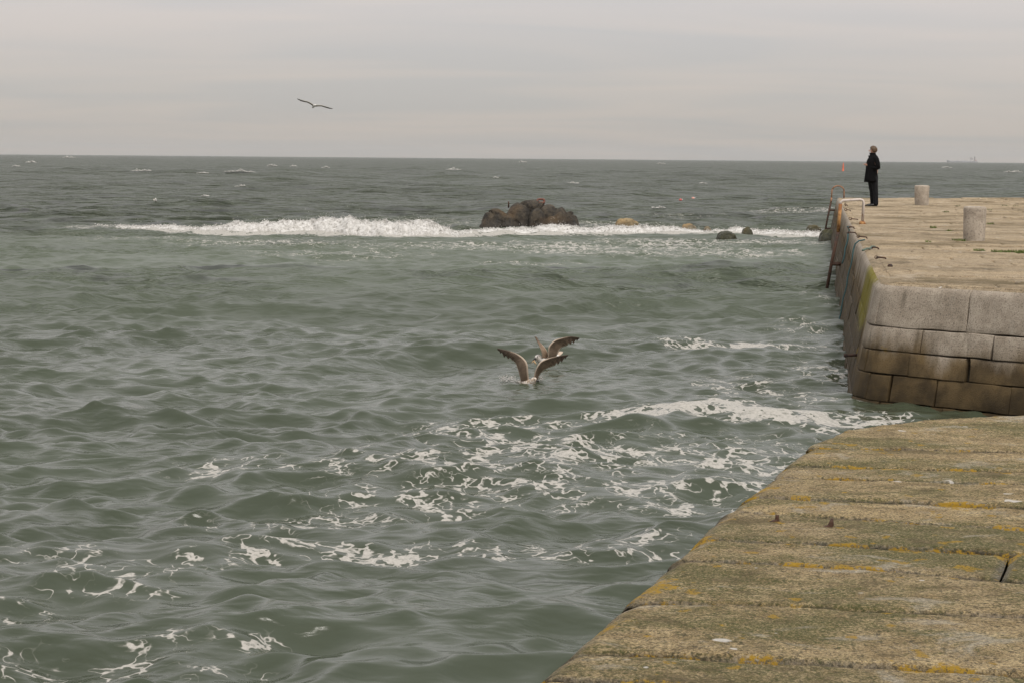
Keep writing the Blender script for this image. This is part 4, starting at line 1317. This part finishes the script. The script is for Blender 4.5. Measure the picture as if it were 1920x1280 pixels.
# ------------------------------------------------------------------ gulls
def wing_mat(name, dark, pale, rim):
    t = NT(name)
    sp = t.attr('span'); ch = t.attr('chord')
    v = t.n('ShaderNodeCombineXYZ', None, X=t.math('MULTIPLY', sp, 26.0), Y=t.math('MULTIPLY', ch, 2.5), Z=0.0).outputs[0]
    v2 = t.n('ShaderNodeCombineXYZ', None, X=t.math('MULTIPLY', sp, 9.0), Y=t.math('MULTIPLY', ch, 11.0), Z=3.0).outputs[0]
    st = t.noise(v, 1.0, 3, 0.6); sp2 = t.noise(v2, 1.0, 4, 0.6)
    base = t.mix(t.mapr(sp, 0.25, 0.8), t.mix(0.55, dark, pale), dark)
    c = t.mix(t.mapr(t.math('ADD', t.math('MULTIPLY', st, 0.6), t.math('MULTIPLY', sp2, 0.4)), 0.42, 0.62, 0, 0.75), base, pale)
    c = t.mix(t.mapr(sp, 0.6, 0.95, 0, 0.8), c, dark)
    tr = t.math('MULTIPLY', t.mapr(ch, 0.88, 0.95), t.mapr(sp, 0.75, 0.5))
    c = t.mix(tr, c, rim)
    le = t.math('MULTIPLY', t.mapr(ch, 0.10, 0.03), t.mapr(sp, 0.8, 0.45))
    c = t.mix(t.math('MULTIPLY', le, 0.8), c, rim)
    return t.done(t.principled(c, 0.75, t.bump(st, 0.4, 0.004)))
M_wing = wing_mat('brown_wing_plumage', (0.055, 0.036, 0.024), (0.25, 0.18, 0.125), (0.52, 0.42, 0.33))
M_wing_u = wing_mat('tan_wing_plumage', (0.14, 0.09, 0.06), (0.40, 0.28, 0.19), (0.55, 0.44, 0.34))
M_wing_g = wing_mat('grey_wing_plumage', (0.07, 0.062, 0.052), (0.42, 0.37, 0.31), (0.66, 0.61, 0.54))
def plum(name, a, b):
    t = NT(name); p = t.obj()
    c = t.mix(t.mapr(t.noise(p, 45, 4, 0.7), 0.42, 0.6), a, b)
    return t.done(t.principled(c, 0.8, t.bump(t.noise(p, 90, 3), 0.4, 0.004)))
M_body = plum('mottled_plumage', (0.34, 0.26, 0.19), (0.66, 0.60, 0.54))
M_head = plum('pale_head_plumage', (0.58, 0.52, 0.46), (0.72, 0.68, 0.64))
M_white = plum('white_plumage', (0.66, 0.63, 0.59), (0.78, 0.76, 0.73))
M_beak = simple('black_beak', (0.018, 0.015, 0.014), 0.4, 0.2, 30)
M_eye = simple('dark_eye', (0.01, 0.008, 0.007), 0.15, 0.1, 30)

def wing(name, lead, trail, mat, parent, thick=0.012, teeth=4.5, tip=0.55):
    n, m = 150, 10
    L = np.array(lead); T = np.array(trail)
    def smooth(P, n):
        d = np.concatenate([[0], np.cumsum(np.linalg.norm(np.diff(P, axis=0), axis=1))]); d /= d[-1]
        u = np.linspace(0, 1, n)
        # Catmull-Rom
        out = []
        for t in u:
            i = min(len(P) - 2, max(0, int(np.searchsorted(d, t) - 1)))
            f = (t - d[i]) / max(d[i + 1] - d[i], 1e-9)
            p0 = P[max(i - 1, 0)]; p1 = P[i]; p2 = P[i + 1]; p3 = P[min(i + 2, len(P) - 1)]
            out.append(0.5 * (2 * p1 + (p2 - p0) * f + (2 * p0 - 5 * p1 + 4 * p2 - p3) * f ** 2 + (3 * p1 - p0 - 3 * p2 + p3) * f ** 3))
        return np.array(out)
    Ls, Ts = smooth(L, n), smooth(T, n)
    sp = np.linspace(0, 1, n)
    # separated primaries towards the tip, ragged secondaries
    saw = (sp * teeth * 2) % 1.0
    cut = np.where(sp > tip, 0.5 * (0.4 + 0.6 * (sp - tip) / (1 - tip)) * saw, 0.05 * ((sp * 26) % 1.0))
    cut[-3:] = 0
    E = Ts + (Ls - Ts) * cut[:, None]
    ch = np.linspace(0, 1, m)
    mid = Ls[:, None] * (1 - ch[None, :, None]) + E[:, None] * ch[None, :, None]
    tang = np.gradient(mid, axis=0); cd = np.gradient(mid, axis=1)
    nr = np.cross(tang, cd); nr /= np.maximum(np.linalg.norm(nr, axis=-1, keepdims=True), 1e-9)
    cl = np.linalg.norm(E - Ls, axis=1)[:, None]
    camber = 0.10 * cl * np.sin(math.pi * ch[None]) * (1 - 0.6 * sp[:, None])
    th = thick * (1.1 - 0.85 * sp[:, None]) * np.sin(math.pi * np.clip(ch[None] * 0.85 + 0.12, 0, 1)) + 0.0012
    up = mid + nr * (camber + th)[..., None]; lo = mid + nr * (camber - th)[..., None]
    V = np.concatenate([up.reshape(-1, 3), lo.reshape(-1, 3)])
    Q = gridquads(n, m); o = n * m
    Fq = [Q, Q[:, ::-1] + o]
    ring = [(i, 0) for i in range(n)] + [(n - 1, j) for j in range(1, m)] + [(i, m - 1) for i in range(n - 2, -1, -1)] + [(0, j) for j in range(m - 2, 0, -1)]
    idx = np.array([i * m + j for i, j in ring])
    Fq.append(np.stack([idx, np.roll(idx, -1), np.roll(idx, -1) + o, idx + o], -1))
    sa = np.repeat(sp, m); ca = np.tile(ch, n)
    ob = fastmesh(name, V, quads=np.concatenate(Fq), mat=mat, attrs={'span': np.concatenate([sa, sa]), 'chord': np.concatenate([ca, ca])})
    ob.parent = parent; ob.matrix_parent_inverse = parent.matrix_basis.inverted()
    return ob
def body_loft(name, spine, mat, parent, m=14):
    """spine: list of (point, half width across, half height)"""
    P = [Vector(s[0]) for s in spine]
    mb = MB(); rings = []
    for i, (p, rw, rh) in enumerate(spine):
        t = (P[min(i + 1, len(P) - 1)] - P[max(i - 1, 0)]).normalized()
        side = t.cross(Vector((0, 0, 1))).normalized(); up = side.cross(t)
        rings.append([P[i] + side * rw * math.cos(a) + up * rh * math.sin(a) for a in np.linspace(0, 2 * math.pi, m + 1)[:-1]])
    mb.loft(rings)
    o = mb.build(name, mat, None)
    if parent is not None:
        o.parent = parent; o.matrix_parent_inverse = parent.matrix_basis.inverted()
    sub = o.modifiers.new('smooth', 'SUBSURF'); sub.levels = 1; sub.render_levels = 1
    return o
def child(o, parent):
    o.parent = parent; o.matrix_parent_inverse = parent.matrix_basis.inverted(); return o

def Z6(depth):
    return lambda zx, zy, dy=0.0: at(900 + zx / 8.533, 600 + zy / 8.533, depth + dy)
# front gull, sitting low in the water, wings raised
dA = gp(990, 718)[1]
q = Z6(dA)
ga = q(800, 1035)
GA = tag(empty('gull', (ga[0], ga[1], 0)), 'front gull low in the water with both brown wings raised in a V', 'gull', 'young gulls feeding together on the water')
wing('wing', [q(778, 1000, -.03), q(768, 880, -.08), q(754, 735, -.10), q(705, 650, -.08), q(610, 578, -.04), q(470, 522, .02), q(278, 480, .10)],
     [q(650, 1000, .06), q(622, 880, .04), q(578, 745, .03), q(540, 690, .05), q(450, 650, .08), q(370, 612, .10), q(292, 515, .12)], M_wing, GA)
wing('wing', [q(862, 985, -.02), q(884, 860, -.06), q(925, 760, -.08), q(985, 688, -.06), q(1100, 638, 0), q(1250, 602, .06), q(1412, 582, .14)],
     [q(925, 985, .10), q(955, 900, .09), q(1025, 828, .08), q(1130, 778, .10), q(1230, 752, .12), q(1325, 690, .14), q(1405, 600, .16)], M_wing, GA)
body_loft('body', [(q(600, 1010, .20), .008, .006), (q(640, 1018, .14), .03, .016), (q(700, 1036, .07), .062, .045), (q(770, 1050, 0), .072, .062), (q(825, 1042, -.05), .058, .055), (q(845, 1008, -.075), .040, .042), (q(862, 985, -.09), .039, .040), (q(885, 980, -.095), .033, .034), (q(905, 990, -.10), .016, .018)], M_body, GA)
b_ = body_loft('beak', [(q(898, 986, -.10), .015, .016), (q(918, 994, -.105), .012, .013), (q(938, 1002, -.11), .009, .010), (q(948, 1014, -.112), .003, .004)], M_beak, GA, 8)
e_ = MB(); pe = q(868, 974, -.130); e_.ellipsoid(pe, (.006, .005, .006), 8, 6); child(e_.build('eye', M_eye), GA)
GA.location.z += 0.022
# rear gull
dB = gp(1010, 683)[1]
q = Z6(dB)
gb_ = q(1060, 690)
GB = tag(empty('gull', (gb_[0], gb_[1], 0)), 'rear gull with a pale head facing left and food in its beak', 'gull', 'young gulls feeding together on the water')
wing('wing', [q(1085, 640, -.02), q(1092, 540, -.06), q(1105, 425, -.08), q(1190, 330, -.05), q(1300, 290, .02), q(1450, 264, .10), q(1592, 284, .16)],
     [q(1205, 620, .12), q(1245, 540, .10), q(1290, 462, .10), q(1340, 428, .12), q(1430, 405, .14), q(1525, 362, .17), q(1590, 302, .18)], M_wing, GB)
wing('wing', [q(995, 600, -.10), q(982, 500, -.16), q(938, 390, -.2), q(903, 320, -.22), q(876, 264, -.24)],
     [q(1080, 610, .04), q(1082, 520, .0), q(1030, 430, -.06), q(955, 345, -.12), q(915, 275, -.18)], M_wing_u, GB, tip=0.7)
body_loft('body', [(q(1285, 530, .34), .015, .006), (q(1240, 575, .28), .035, .014), (q(1170, 640, .19), .06, .045), (q(1090, 690, .09), .078, .066), (q(1020, 690, 0), .07, .064), (q(975, 650, -.05), .05, .05), (q(945, 610, -.07), .043, .047), (q(920, 590, -.09), .042, .043), (q(898, 596, -.10), .028, .03), (q(885, 606, -.11), .014, .016)], M_head, GB)
body_loft('beak', [(q(892, 604, -.11), .013, .014), (q(872, 622, -.12), .010, .012), (q(856, 632, -.125), .008, .009), (q(845, 650, -.13), .002, .004)], M_beak, GB, 8)
body_loft('lower_beak', [(q(896, 625, -.11), .010, .008), (q(880, 645, -.12), .007, .006), (q(868, 655, -.125), .003, .003)], M_beak, GB, 8)
e_ = MB(); pe = q(922, 580, -.133); e_.ellipsoid(pe, (.008, .006, .007), 8, 6); child(e_.build('eye', M_eye), GB)
body_loft('tail', [(q(1230, 580, .26), .03, .010), (q(1270, 530, .33), .045, .007), (q(1295, 495, .38), .045, .004)], M_wing, GB, 10)
M_food = simple('pale_food', (0.48, 0.33, 0.18), 0.6, 0.3, 60)
mb = MB()
for a in [((865, 640), (905, 725)), ((860, 645), (818, 690)), ((862, 650), (870, 700)), ((866, 642), (835, 660))]:
    mb.tube([q(*a[0], -.125), q((a[0][0] + a[1][0]) / 2 + 4, (a[0][1] + a[1][1]) / 2, -.13), q(*a[1], -.13)], [.006, .007, .002], 6)
tag(mb.build('food_scrap', M_food), 'pale orange scrap of food dangling from the beak of the rear gull', 'food')
# flying gull
dF = 54.0 * KD
q3 = lambda zx, zy, dy=0.0: at(540 + zx / 18.29, 160 + zy / 18.29, dF + dy)
gf = q3(890, 720)
GF = tag(empty('gull', tuple(gf)), 'white and dark gull gliding in the sky above the sea', 'gull')
wing('wing', [q3(870, 668, -.08), q3(770, 605, -.12), q3(670, 560, -.14), q3(560, 538, -.10), q3(440, 505, -.04), q3(312, 460, .04)],
     [q3(850, 715, .10), q3(760, 650, .10), q3(660, 602, .08), q3(550, 585, .08), q3(430, 555, .08), q3(330, 492, .08)], M_wing_g, GF, 0.008)
wing('wing', [q3(930, 695, -.08), q3(1040, 692, -.12), q3(1150, 695, -.14), q3(1270, 728, -.10), q3(1400, 770, -.04), q3(1535, 808, .04)],
     [q3(920, 745, .10), q3(1040, 735, .10), q3(1150, 735, .08), q3(1270, 775, .08), q3(1400, 815, .08), q3(1525, 825, .08)], M_wing_g, GF, 0.008)
body_loft('body', [(q3(955, 682, -.24), .012, .012), (q3(940, 690, -.19), .034, .036), (q3(920, 700, -.10), .05, .05), (q3(885, 715, .03), .055, .056), (q3(862, 745, .16), .035, .035), (q3(852, 785, .28), .05, .012)], M_white, GF)
body_loft('beak', [(q3(957, 682, -.25), .009, .009), (q3(968, 690, -.30), .002, .003)], M_rust_o, GF, 8)
# floating gull far out
g = gp(291, 381.5)
zf = sea_z(g[0], g[1]); zf = max(zf, 0.05)
GS = tag(empty('gull', (g[0], g[1], zf), 0), 'tiny white-breasted dark-winged gull floating far out on the left', 'gull')
def bl(name, sp, mat, m=10): 
    o = body_loft(name, sp, mat, None, m); o.parent = GS; return o
bl('body', [((-.02, .25, .12), .01, .01), ((-.01, .15, .09), .07, .05), ((.02, .0, .08), .085, .085), ((.04, -.12, .10), .07, .075), ((.05, -.15, .17), .045, .05), ((.05, -.16, .22), .042, .045), ((.05, -.20, .22), .015, .018)], M_white)
bl('wing', [((-.06, -.08, .11), .02, .05), ((-.085, .05, .13), .025, .06), ((-.09, .22, .15), .02, .035), ((-.10, .36, .18), .004, .006)], M_wing_g)
bl('beak', [((.05, -.20, .215), .01, .01), ((.05, -.25, .205), .003, .004)], M_rust_o, 8)
# splash thrown up by the front gull
def splash():
    q = Z6(dA)
    C = []; Rr = []
    for i in range(230):
        t = random.random()
        zx = 660 - 330 * t ** 0.8 + random.gauss(0, 30); zy = 1000 - 110 * math.sin(min(1, t * 1.2) * 2.2) * random.uniform(0.2, 1.1) + random.gauss(0, 14)
        C.append(q(zx, min(zy, 1040), random.gauss(.05, .08))); Rr.append(random.uniform(.003, .008))
    for i in range(90):
        C.append(q(940 + abs(random.gauss(0, 45)), 960 - abs(random.gauss(0, 40)), random.gauss(.05, .06))); Rr.append(random.uniform(.002, .006))
    v, t = blobs(np.array(C), np.array(Rr))
    tag(fastmesh('splash', v, tris=t, mat=M_froth), 'small white splash of droplets round the front gull', 'splash', kind='stuff')
splash()

# ------------------------------------------------------------------ buoys, floats, ship
M_orange = simple('orange_buoy_paint', (0.62, 0.13, 0.06), 0.5, 0.1, 6)
M_red = simple('red_float', (0.50, 0.09, 0.08), 0.45, 0.1, 20)
M_palered = simple('faded_red_float', (0.62, 0.30, 0.24), 0.5, 0.1, 20)
g = gp(1580.5, 323.5)
k = F / g[1]
root = tag(empty('buoy', (g[0], g[1], 0)), 'slim orange conical channel buoy on the sea left of the person', 'buoy')
mb = MB(); hh = 16.5 / k; ww = 2.6 / k
rings = [[(ww * r * math.cos(a) + 0.03 * z * hh, ww * r * math.sin(a), z * hh) for a in np.linspace(0, 2 * math.pi, 13)[:-1]] for r, z in [(0.9, -0.15), (1.0, 0.02), (0.95, 0.08), (0.8, 0.1), (0.55, 0.6), (0.34, 0.97), (0.1, 1.0)]]
mb.loft(rings); o = mb.build('cone', M_orange, root)
mb = MB(); mb.tube([(0.03 * hh, 0, hh * 0.98), (0.035 * hh, 0, hh * 1.12)], 0.4 / k, 8); mb.build('topmark', M_red, root)
for px, py, m, lab in [(1276, 378, M_red, 'small red net float on the sea, left one of two'), (1299.5, 376.5, M_palered, 'small faded pink net float on the sea, right one of two')]:
    g = gp(px, py); k = F / g[1]
    root = tag(empty('net_float', (g[0], g[1], max(0.03, sea_z(g[0], g[1])))), lab, 'float', 'net floats')
    mb = MB(); mb.ellipsoid((0, 0, 0.06), (3.0 / k, 2.6 / k, 2.4 / k), 14, 10); mb.build('ball', m, root)
    mb = MB(); mb.tube([(2.6 / k, 0, 0.07), (3.4 / k, 0, 0.09), (3.9 / k, 0, 0.08)], [.035, .03, .02], 8); mb.build('eyelet', M_white, root)

def ship():
    dS = 6000.0 * KD
    y0 = lambda px, py, dy=0: at(px, py, dS + dy)
    M_h = simple('haze_paled_hull', (0.38, 0.38, 0.39), 0.6, 0.05, 0.05, 0)  # ship colours lightened, distance haze painted into them
    M_s = simple('haze_paled_superstructure', (0.55, 0.53, 0.51), 0.6, 0.05, 0.05, 0)
    M_f = simple('haze_paled_funnel', (0.22, 0.20, 0.19), 0.6, 0.05, 0.05, 0)
    M_r = simple('haze_paled_red_crane', (0.40, 0.27, 0.24), 0.6, 0.05, 0.05, 0)
    k = F / dS
    c = y0(1804, 303.6)
    root = tag(empty('cargo_ship', (c[0], dS, 0)), 'faint grey cargo ship with a white bridge on the horizon', 'ship')
    X = lambda px: (px - 1804) / k
    Zz = lambda py: at(1804, py, dS)[2]
    Bm = 10.0
    zt = Zz(302.3) + 0.0
    st = [(1775, .05, zt + 3.5), (1776.5, .35, zt + 3.2), (1780, .8, zt + 2.2), (1784, 1, zt + .3), (1800, 1, zt), (1822, 1, zt), (1830, .9, zt + .4), (1832, .7, zt + .4)]
    rings = []
    for px, b, top in st:
        x = X(px); xb = X(px) + (4 if px < 1778 else 0)
        rings.append([(xb, -Bm * b * .8, -3), (x, -Bm * b, top * .6), (x, -Bm * b, top), (x, Bm * b, top), (x, Bm * b, top * .6), (xb, Bm * b * .8, -3)])
    mb = MB(); mb.loft(rings); mb.build('hull', M_h, root, False)
    mb = MB(); mb.box((X(1821.5), 0, zt + 4.5), (9, 16, 9)); mb.box((X(1821.5), 0, zt + 10.5), (10.5, 20, 3)); o = mb.build('bridge', M_s, root, False)
    mb = MB(); mb.box((X(1821.3), 0, zt + 13), (5, 8, 3)); mb.build('wheelhouse', M_f, root, False)
    mb = MB(); mb.box((X(1827.3), 0, zt + 9), (4, 5, 18), None, .6); mb.build('funnel', M_f, root, False)
    mb = MB(); mb.tube([(X(1827), 0, zt + 17), (X(1827), 0, zt + 20)], .8, 6); mb.build('mast', M_f, root)
    mb = MB(); mb.box((X(1829), 0, zt + 2.5), (6, 14, 5)); mb.build('deckhouse', M_r, root, False)
    for px in (1795, 1804, 1810):
        mb = MB(); mb.box((X(px), 0, zt + 1.0), (9, 14, 2.2), None, .3); mb.build('hatch', M_h, root, False)
ship()

# ------------------------------------------------------------------ person
def person():
    g = gp(1637, 387.0, ZD)
    sc = g[1] / F
    root = tag(empty('person', tuple(g)), 'person in a long black coat standing on the pier and looking out to sea', 'person')
    M_skin = simple('skin', (0.50, 0.27, 0.19), 0.6, 0.06, 30)
    M_coat = simple('black_wool', (0.0045, 0.0043, 0.0045), 0.95, 0.3, 30, 0.3, Specular_IOR_Level=0.12)
    M_trs = simple('charcoal_cloth', (0.008, 0.008, 0.009), 0.9, 0.4, 14, 0.3, Specular_IOR_Level=0.2)
    M_shoe = simple('black_leather', (0.012, 0.011, 0.010), 0.4, 0.2, 20)
    M_hair = simple('light_brown_hair', (0.085, 0.047, 0.021), 0.6, 0.35, 40, 0.5)
    # continuous body grown on a skeleton
    J = {'pel': (0, 0, .93, .13), 'chest': (-.01, 0, 1.28, .13), 'neck0': (-.01, 0, 1.46, .07), 'neck': (-.03, 0, 1.54, .055), 'head0': (-.04, 0, 1.60, .080), 'head1': (-.05, 0, 1.65, .088), 'crown': (-.045, 0, 1.695, .06)}
    for s, y in (('n', -1), ('f', 1)):
        dx = 0.0 if s == 'n' else -.05
        J['hip' + s] = (dx, .09 * y, .88, .10); J['knee' + s] = (dx + .035, .095 * y, .47, .06); J['ank' + s] = (dx + .065, .10 * y, .09, .036); J['toe' + s] = (dx - .06, .105 * y, .035, .018)
        J['sh' + s] = (.0, .185 * y, 1.41, .06); J['elb' + s] = (.06, .235 * y, 1.13, .045); J['wri' + s] = (-.17, .10 * y, 1.195, .028); J['palm' + s] = (-.235, .055 * y, 1.215, .026)
        for i, (ox, oy, oz, ln) in enumerate([(-.02, -.018, .018, .075), (-.025, -.006, .022, .085), (-.026, .006, .018, .08), (-.022, .018, .010, .065), (.002, -.03, .03, .05)]):
            b = J['palm' + s]
            tipx = b[0] + ox - ln * (.75 if i < 4 else .35)
            J['f%d%s' % (i, s)] = (b[0] + ox, b[1] + oy * .9, b[2] + oz * .6, .009)
            J['g%d%s' % (i, s)] = (b[0] + ox - ln * .45, b[1] + oy * 1.05, b[2] + oz + .012, .0085)
            J['h%d%s' % (i, s)] = (tipx + .012, b[1] + oy, b[2] + oz - .008 + (.02 if i == 4 else 0), .007)
    Ed = [('pel', 'chest'), ('chest', 'neck0'), ('neck0', 'neck'), ('neck', 'head0'), ('head0', 'head1'), ('head1', 'crown')]
    for s in 'nf':
        Ed += [('pel', 'hip' + s), ('hip' + s, 'knee' + s), ('knee' + s, 'ank' + s), ('ank' + s, 'toe' + s), ('chest', 'sh' + s), ('sh' + s, 'elb' + s), ('elb' + s, 'wri' + s), ('wri' + s, 'palm' + s)]
        for i in range(5): Ed += [('palm' + s, 'f%d%s' % (i, s)), ('f%d%s' % (i, s), 'g%d%s' % (i, s)), ('g%d%s' % (i, s), 'h%d%s' % (i, s))]
    names = list(J); ix = {n: i for i, n in enumerate(names)}
    me = bpy.data.meshes.new('body_skeleton')
    me.from_pydata([J[n][:3] for n in names], [(ix[a], ix[b]) for a, b in Ed], [])
    tmp = bpy.data.objects.new('body_skeleton', me); COL.objects.link(tmp)
    md = tmp.modifiers.new('skin', 'SKIN'); sb = tmp.modifiers.new('sub', 'SUBSURF'); sb.levels = 1; sb.render_levels = 1
    for i, n in enumerate(names):
        sv = me.skin_vertices[0].data[i]; sv.radius = (J[n][3], J[n][3]); sv.use_root = (n == 'pel')
    bpy.context.view_layer.update()
    dg = bpy.context.evaluated_depsgraph_get()
    bm_ = bpy.data.meshes.new_from_object(tmp.evaluated_get(dg))
    bpy.data.objects.remove(tmp)
    bm_.name = 'body'; bm_.materials.clear(); bm_.materials.append(M_skin)
    bm_.polygons.foreach_set('use_smooth', np.ones(len(bm_.polygons), bool))
    body = link(bpy.data.objects.new('body', bm_), root)
    # face: nose, ears
    mb = MB(); mb.ellipsoid((-.148, .03, 1.635), (.022, .014, .022), 8, 6); mb.build('nose', M_skin, body)
    for y in (-.092, .09):
        mb = MB(); mb.ellipsoid((-.035, y, 1.64), (.022, .010, .034), 8, 6); mb.build('ear', M_skin, body)
    for y in (-.03, .05):
        mb = MB(); mb.ellipsoid((-.128, y, 1.665), (.010, .012, .008), 8, 6); mb.build('eye', M_eye, body)
    mb = MB(); mb.ellipsoid((-.133, .015, 1.595), (.008, .025, .006), 8, 6); mb.build('mouth', M_redrust, body)
    # hair: cap over crown and nape, fringe forward
    V = []; n, m = 14, 26
    for i in range(n):
        ph = math.pi / 2 - (i / (n - 1)) * R(122)
        for kx in range(m):
            a = 2 * math.pi * kx / m
            fwd = max(0, -math.cos(a))
            ph2 = math.pi / 2 - (i / (n - 1)) * (R(132) - R(85) * fwd ** 1.5)
            r = 1 + 0.05 * math.sin(a * 7 + i) * (i / n)
            V.append((-.030 + .116 * r * math.cos(ph2) * math.cos(a), .110 * r * math.cos(ph2) * math.sin(a), 1.665 + .122 * math.sin(ph2)))
    Vn = np.array(V); nn_ = fbm(Vn[:, 0] * 30, Vn[:, 1] * 30, Vn[:, 2] * 30, seed=4, octv=2)
    ctr = np.array([-.037, 0, 1.66]); Vn = ctr + (Vn - ctr) * (1 + .05 * nn_)[:, None]
    meshobj('hair', Vn, gridquads(n, m, True), M_hair, root)
    # coat
    mb = MB()
    def ring(z, x0, x1, hy, m=22, fold=0.0):
        cx, hx = (x0 + x1) / 2, (x1 - x0) / 2
        return [(cx + hx * (1 + fold * math.sin(5 * a + z * 4)) * math.copysign(abs(math.cos(a)) ** .85, math.cos(a)), hy * (1 + fold * math.sin(7 * a)) * math.copysign(abs(math.sin(a)) ** .85, math.sin(a)), z) for a in np.linspace(0, 2 * math.pi, m + 1)[:-1]]
    px_ = lambda zx: (zx - 527) / 578
    mb.loft([ring(.735, px_(375), px_(583), .20, fold=.02), ring(.71, px_(361), px_(589), .235, fold=.03), ring(.78, px_(364), px_(592), .235, fold=.03), ring(.90, px_(374), px_(590), .225, fold=.02), ring(1.02, px_(384), px_(583), .21), ring(1.14, px_(390), px_(580), .205), ring(1.24, px_(394), px_(590), .215),
             ring(1.34, px_(404), px_(598), .225), ring(1.42, px_(428), px_(597), .205), ring(1.475, px_(445), px_(583), .15), ring(1.505, px_(452), px_(566), .095), ring(1.53, px_(448), px_(556), .082), ring(1.575, px_(440), px_(549), .085), ring(1.575, px_(452), px_(540), .072), ring(1.52, px_(462), px_(535), .06)])
    for y in (-1, 1):
        mb.tube([(.02, .15 * y, 1.43), (.03, .20 * y, 1.39), (.06, .245 * y, 1.26), (.08, .25 * y, 1.13), (.03, .225 * y, 1.115), (-.08, .16 * y, 1.155), (-.175, .095 * y, 1.20)], [.06, .075, .072, .066, .064, .056, .048], 12)
    mb.tube([(px_(440), -.05, 1.46), (px_(436), .0, 1.49), (px_(440), .05, 1.46)], .018, 6)
    c = mb.build('coat', M_coat, root)
    mb = MB()
    for s, y in (('n', -1), ('f', 1)):
        dx = 0.0 if s == 'n' else -.05
        mb.tube([(dx - .005, .09 * y, .88), (dx, .095 * y, .74), (dx + .02, .1 * y, .55), (dx + .035, .1 * y, .45), (dx + .05, .1 * y, .25), (dx + .06, .1 * y, .10), (dx + .055, .1 * y, .035)], [.115, .108, .092, .084, .078, .076, .074], 14)
    mb.build('trousers', M_trs, root)
    for s, y in (('n', -1), ('f', 1)):
        dx = 0.0 if s == 'n' else -.05
        mb = MB()
        rings = []
        for t, w, h in [(0, .02, .03), (.08, .04, .07), (.3, .045, .085), (.55, .046, .07), (.8, .05, .05), (.95, .035, .035), (1, .012, .02)]:
            x = dx + .105 - .29 * t
            rings.append([(x, .105 * y + w * math.cos(a), max(0.0, h / 2 + h / 2 * math.sin(a) * 1.05)) for a in np.linspace(0, 2 * math.pi, 11)[:-1]])
        mb.loft(rings); mb.build('shoe', M_shoe, root)
person()

# ------------------------------------------------------------------ sea air
def haze():
    mb = MB(); mb.box((0, 4700, 24), (19000, 9800, 52))
    t = NT('sea_air')
    v = t.n('ShaderNodeVolumePrincipled', None, Color=(0.86, 0.86, 0.87), Density=0.00005)
    t.t.links.new(v.outputs[0], t.out.inputs['Volume'])
    tag(mb.build('haze', t.m, None, False), 'thin pale sea haze over the water', 'haze', kind='stuff')
haze()
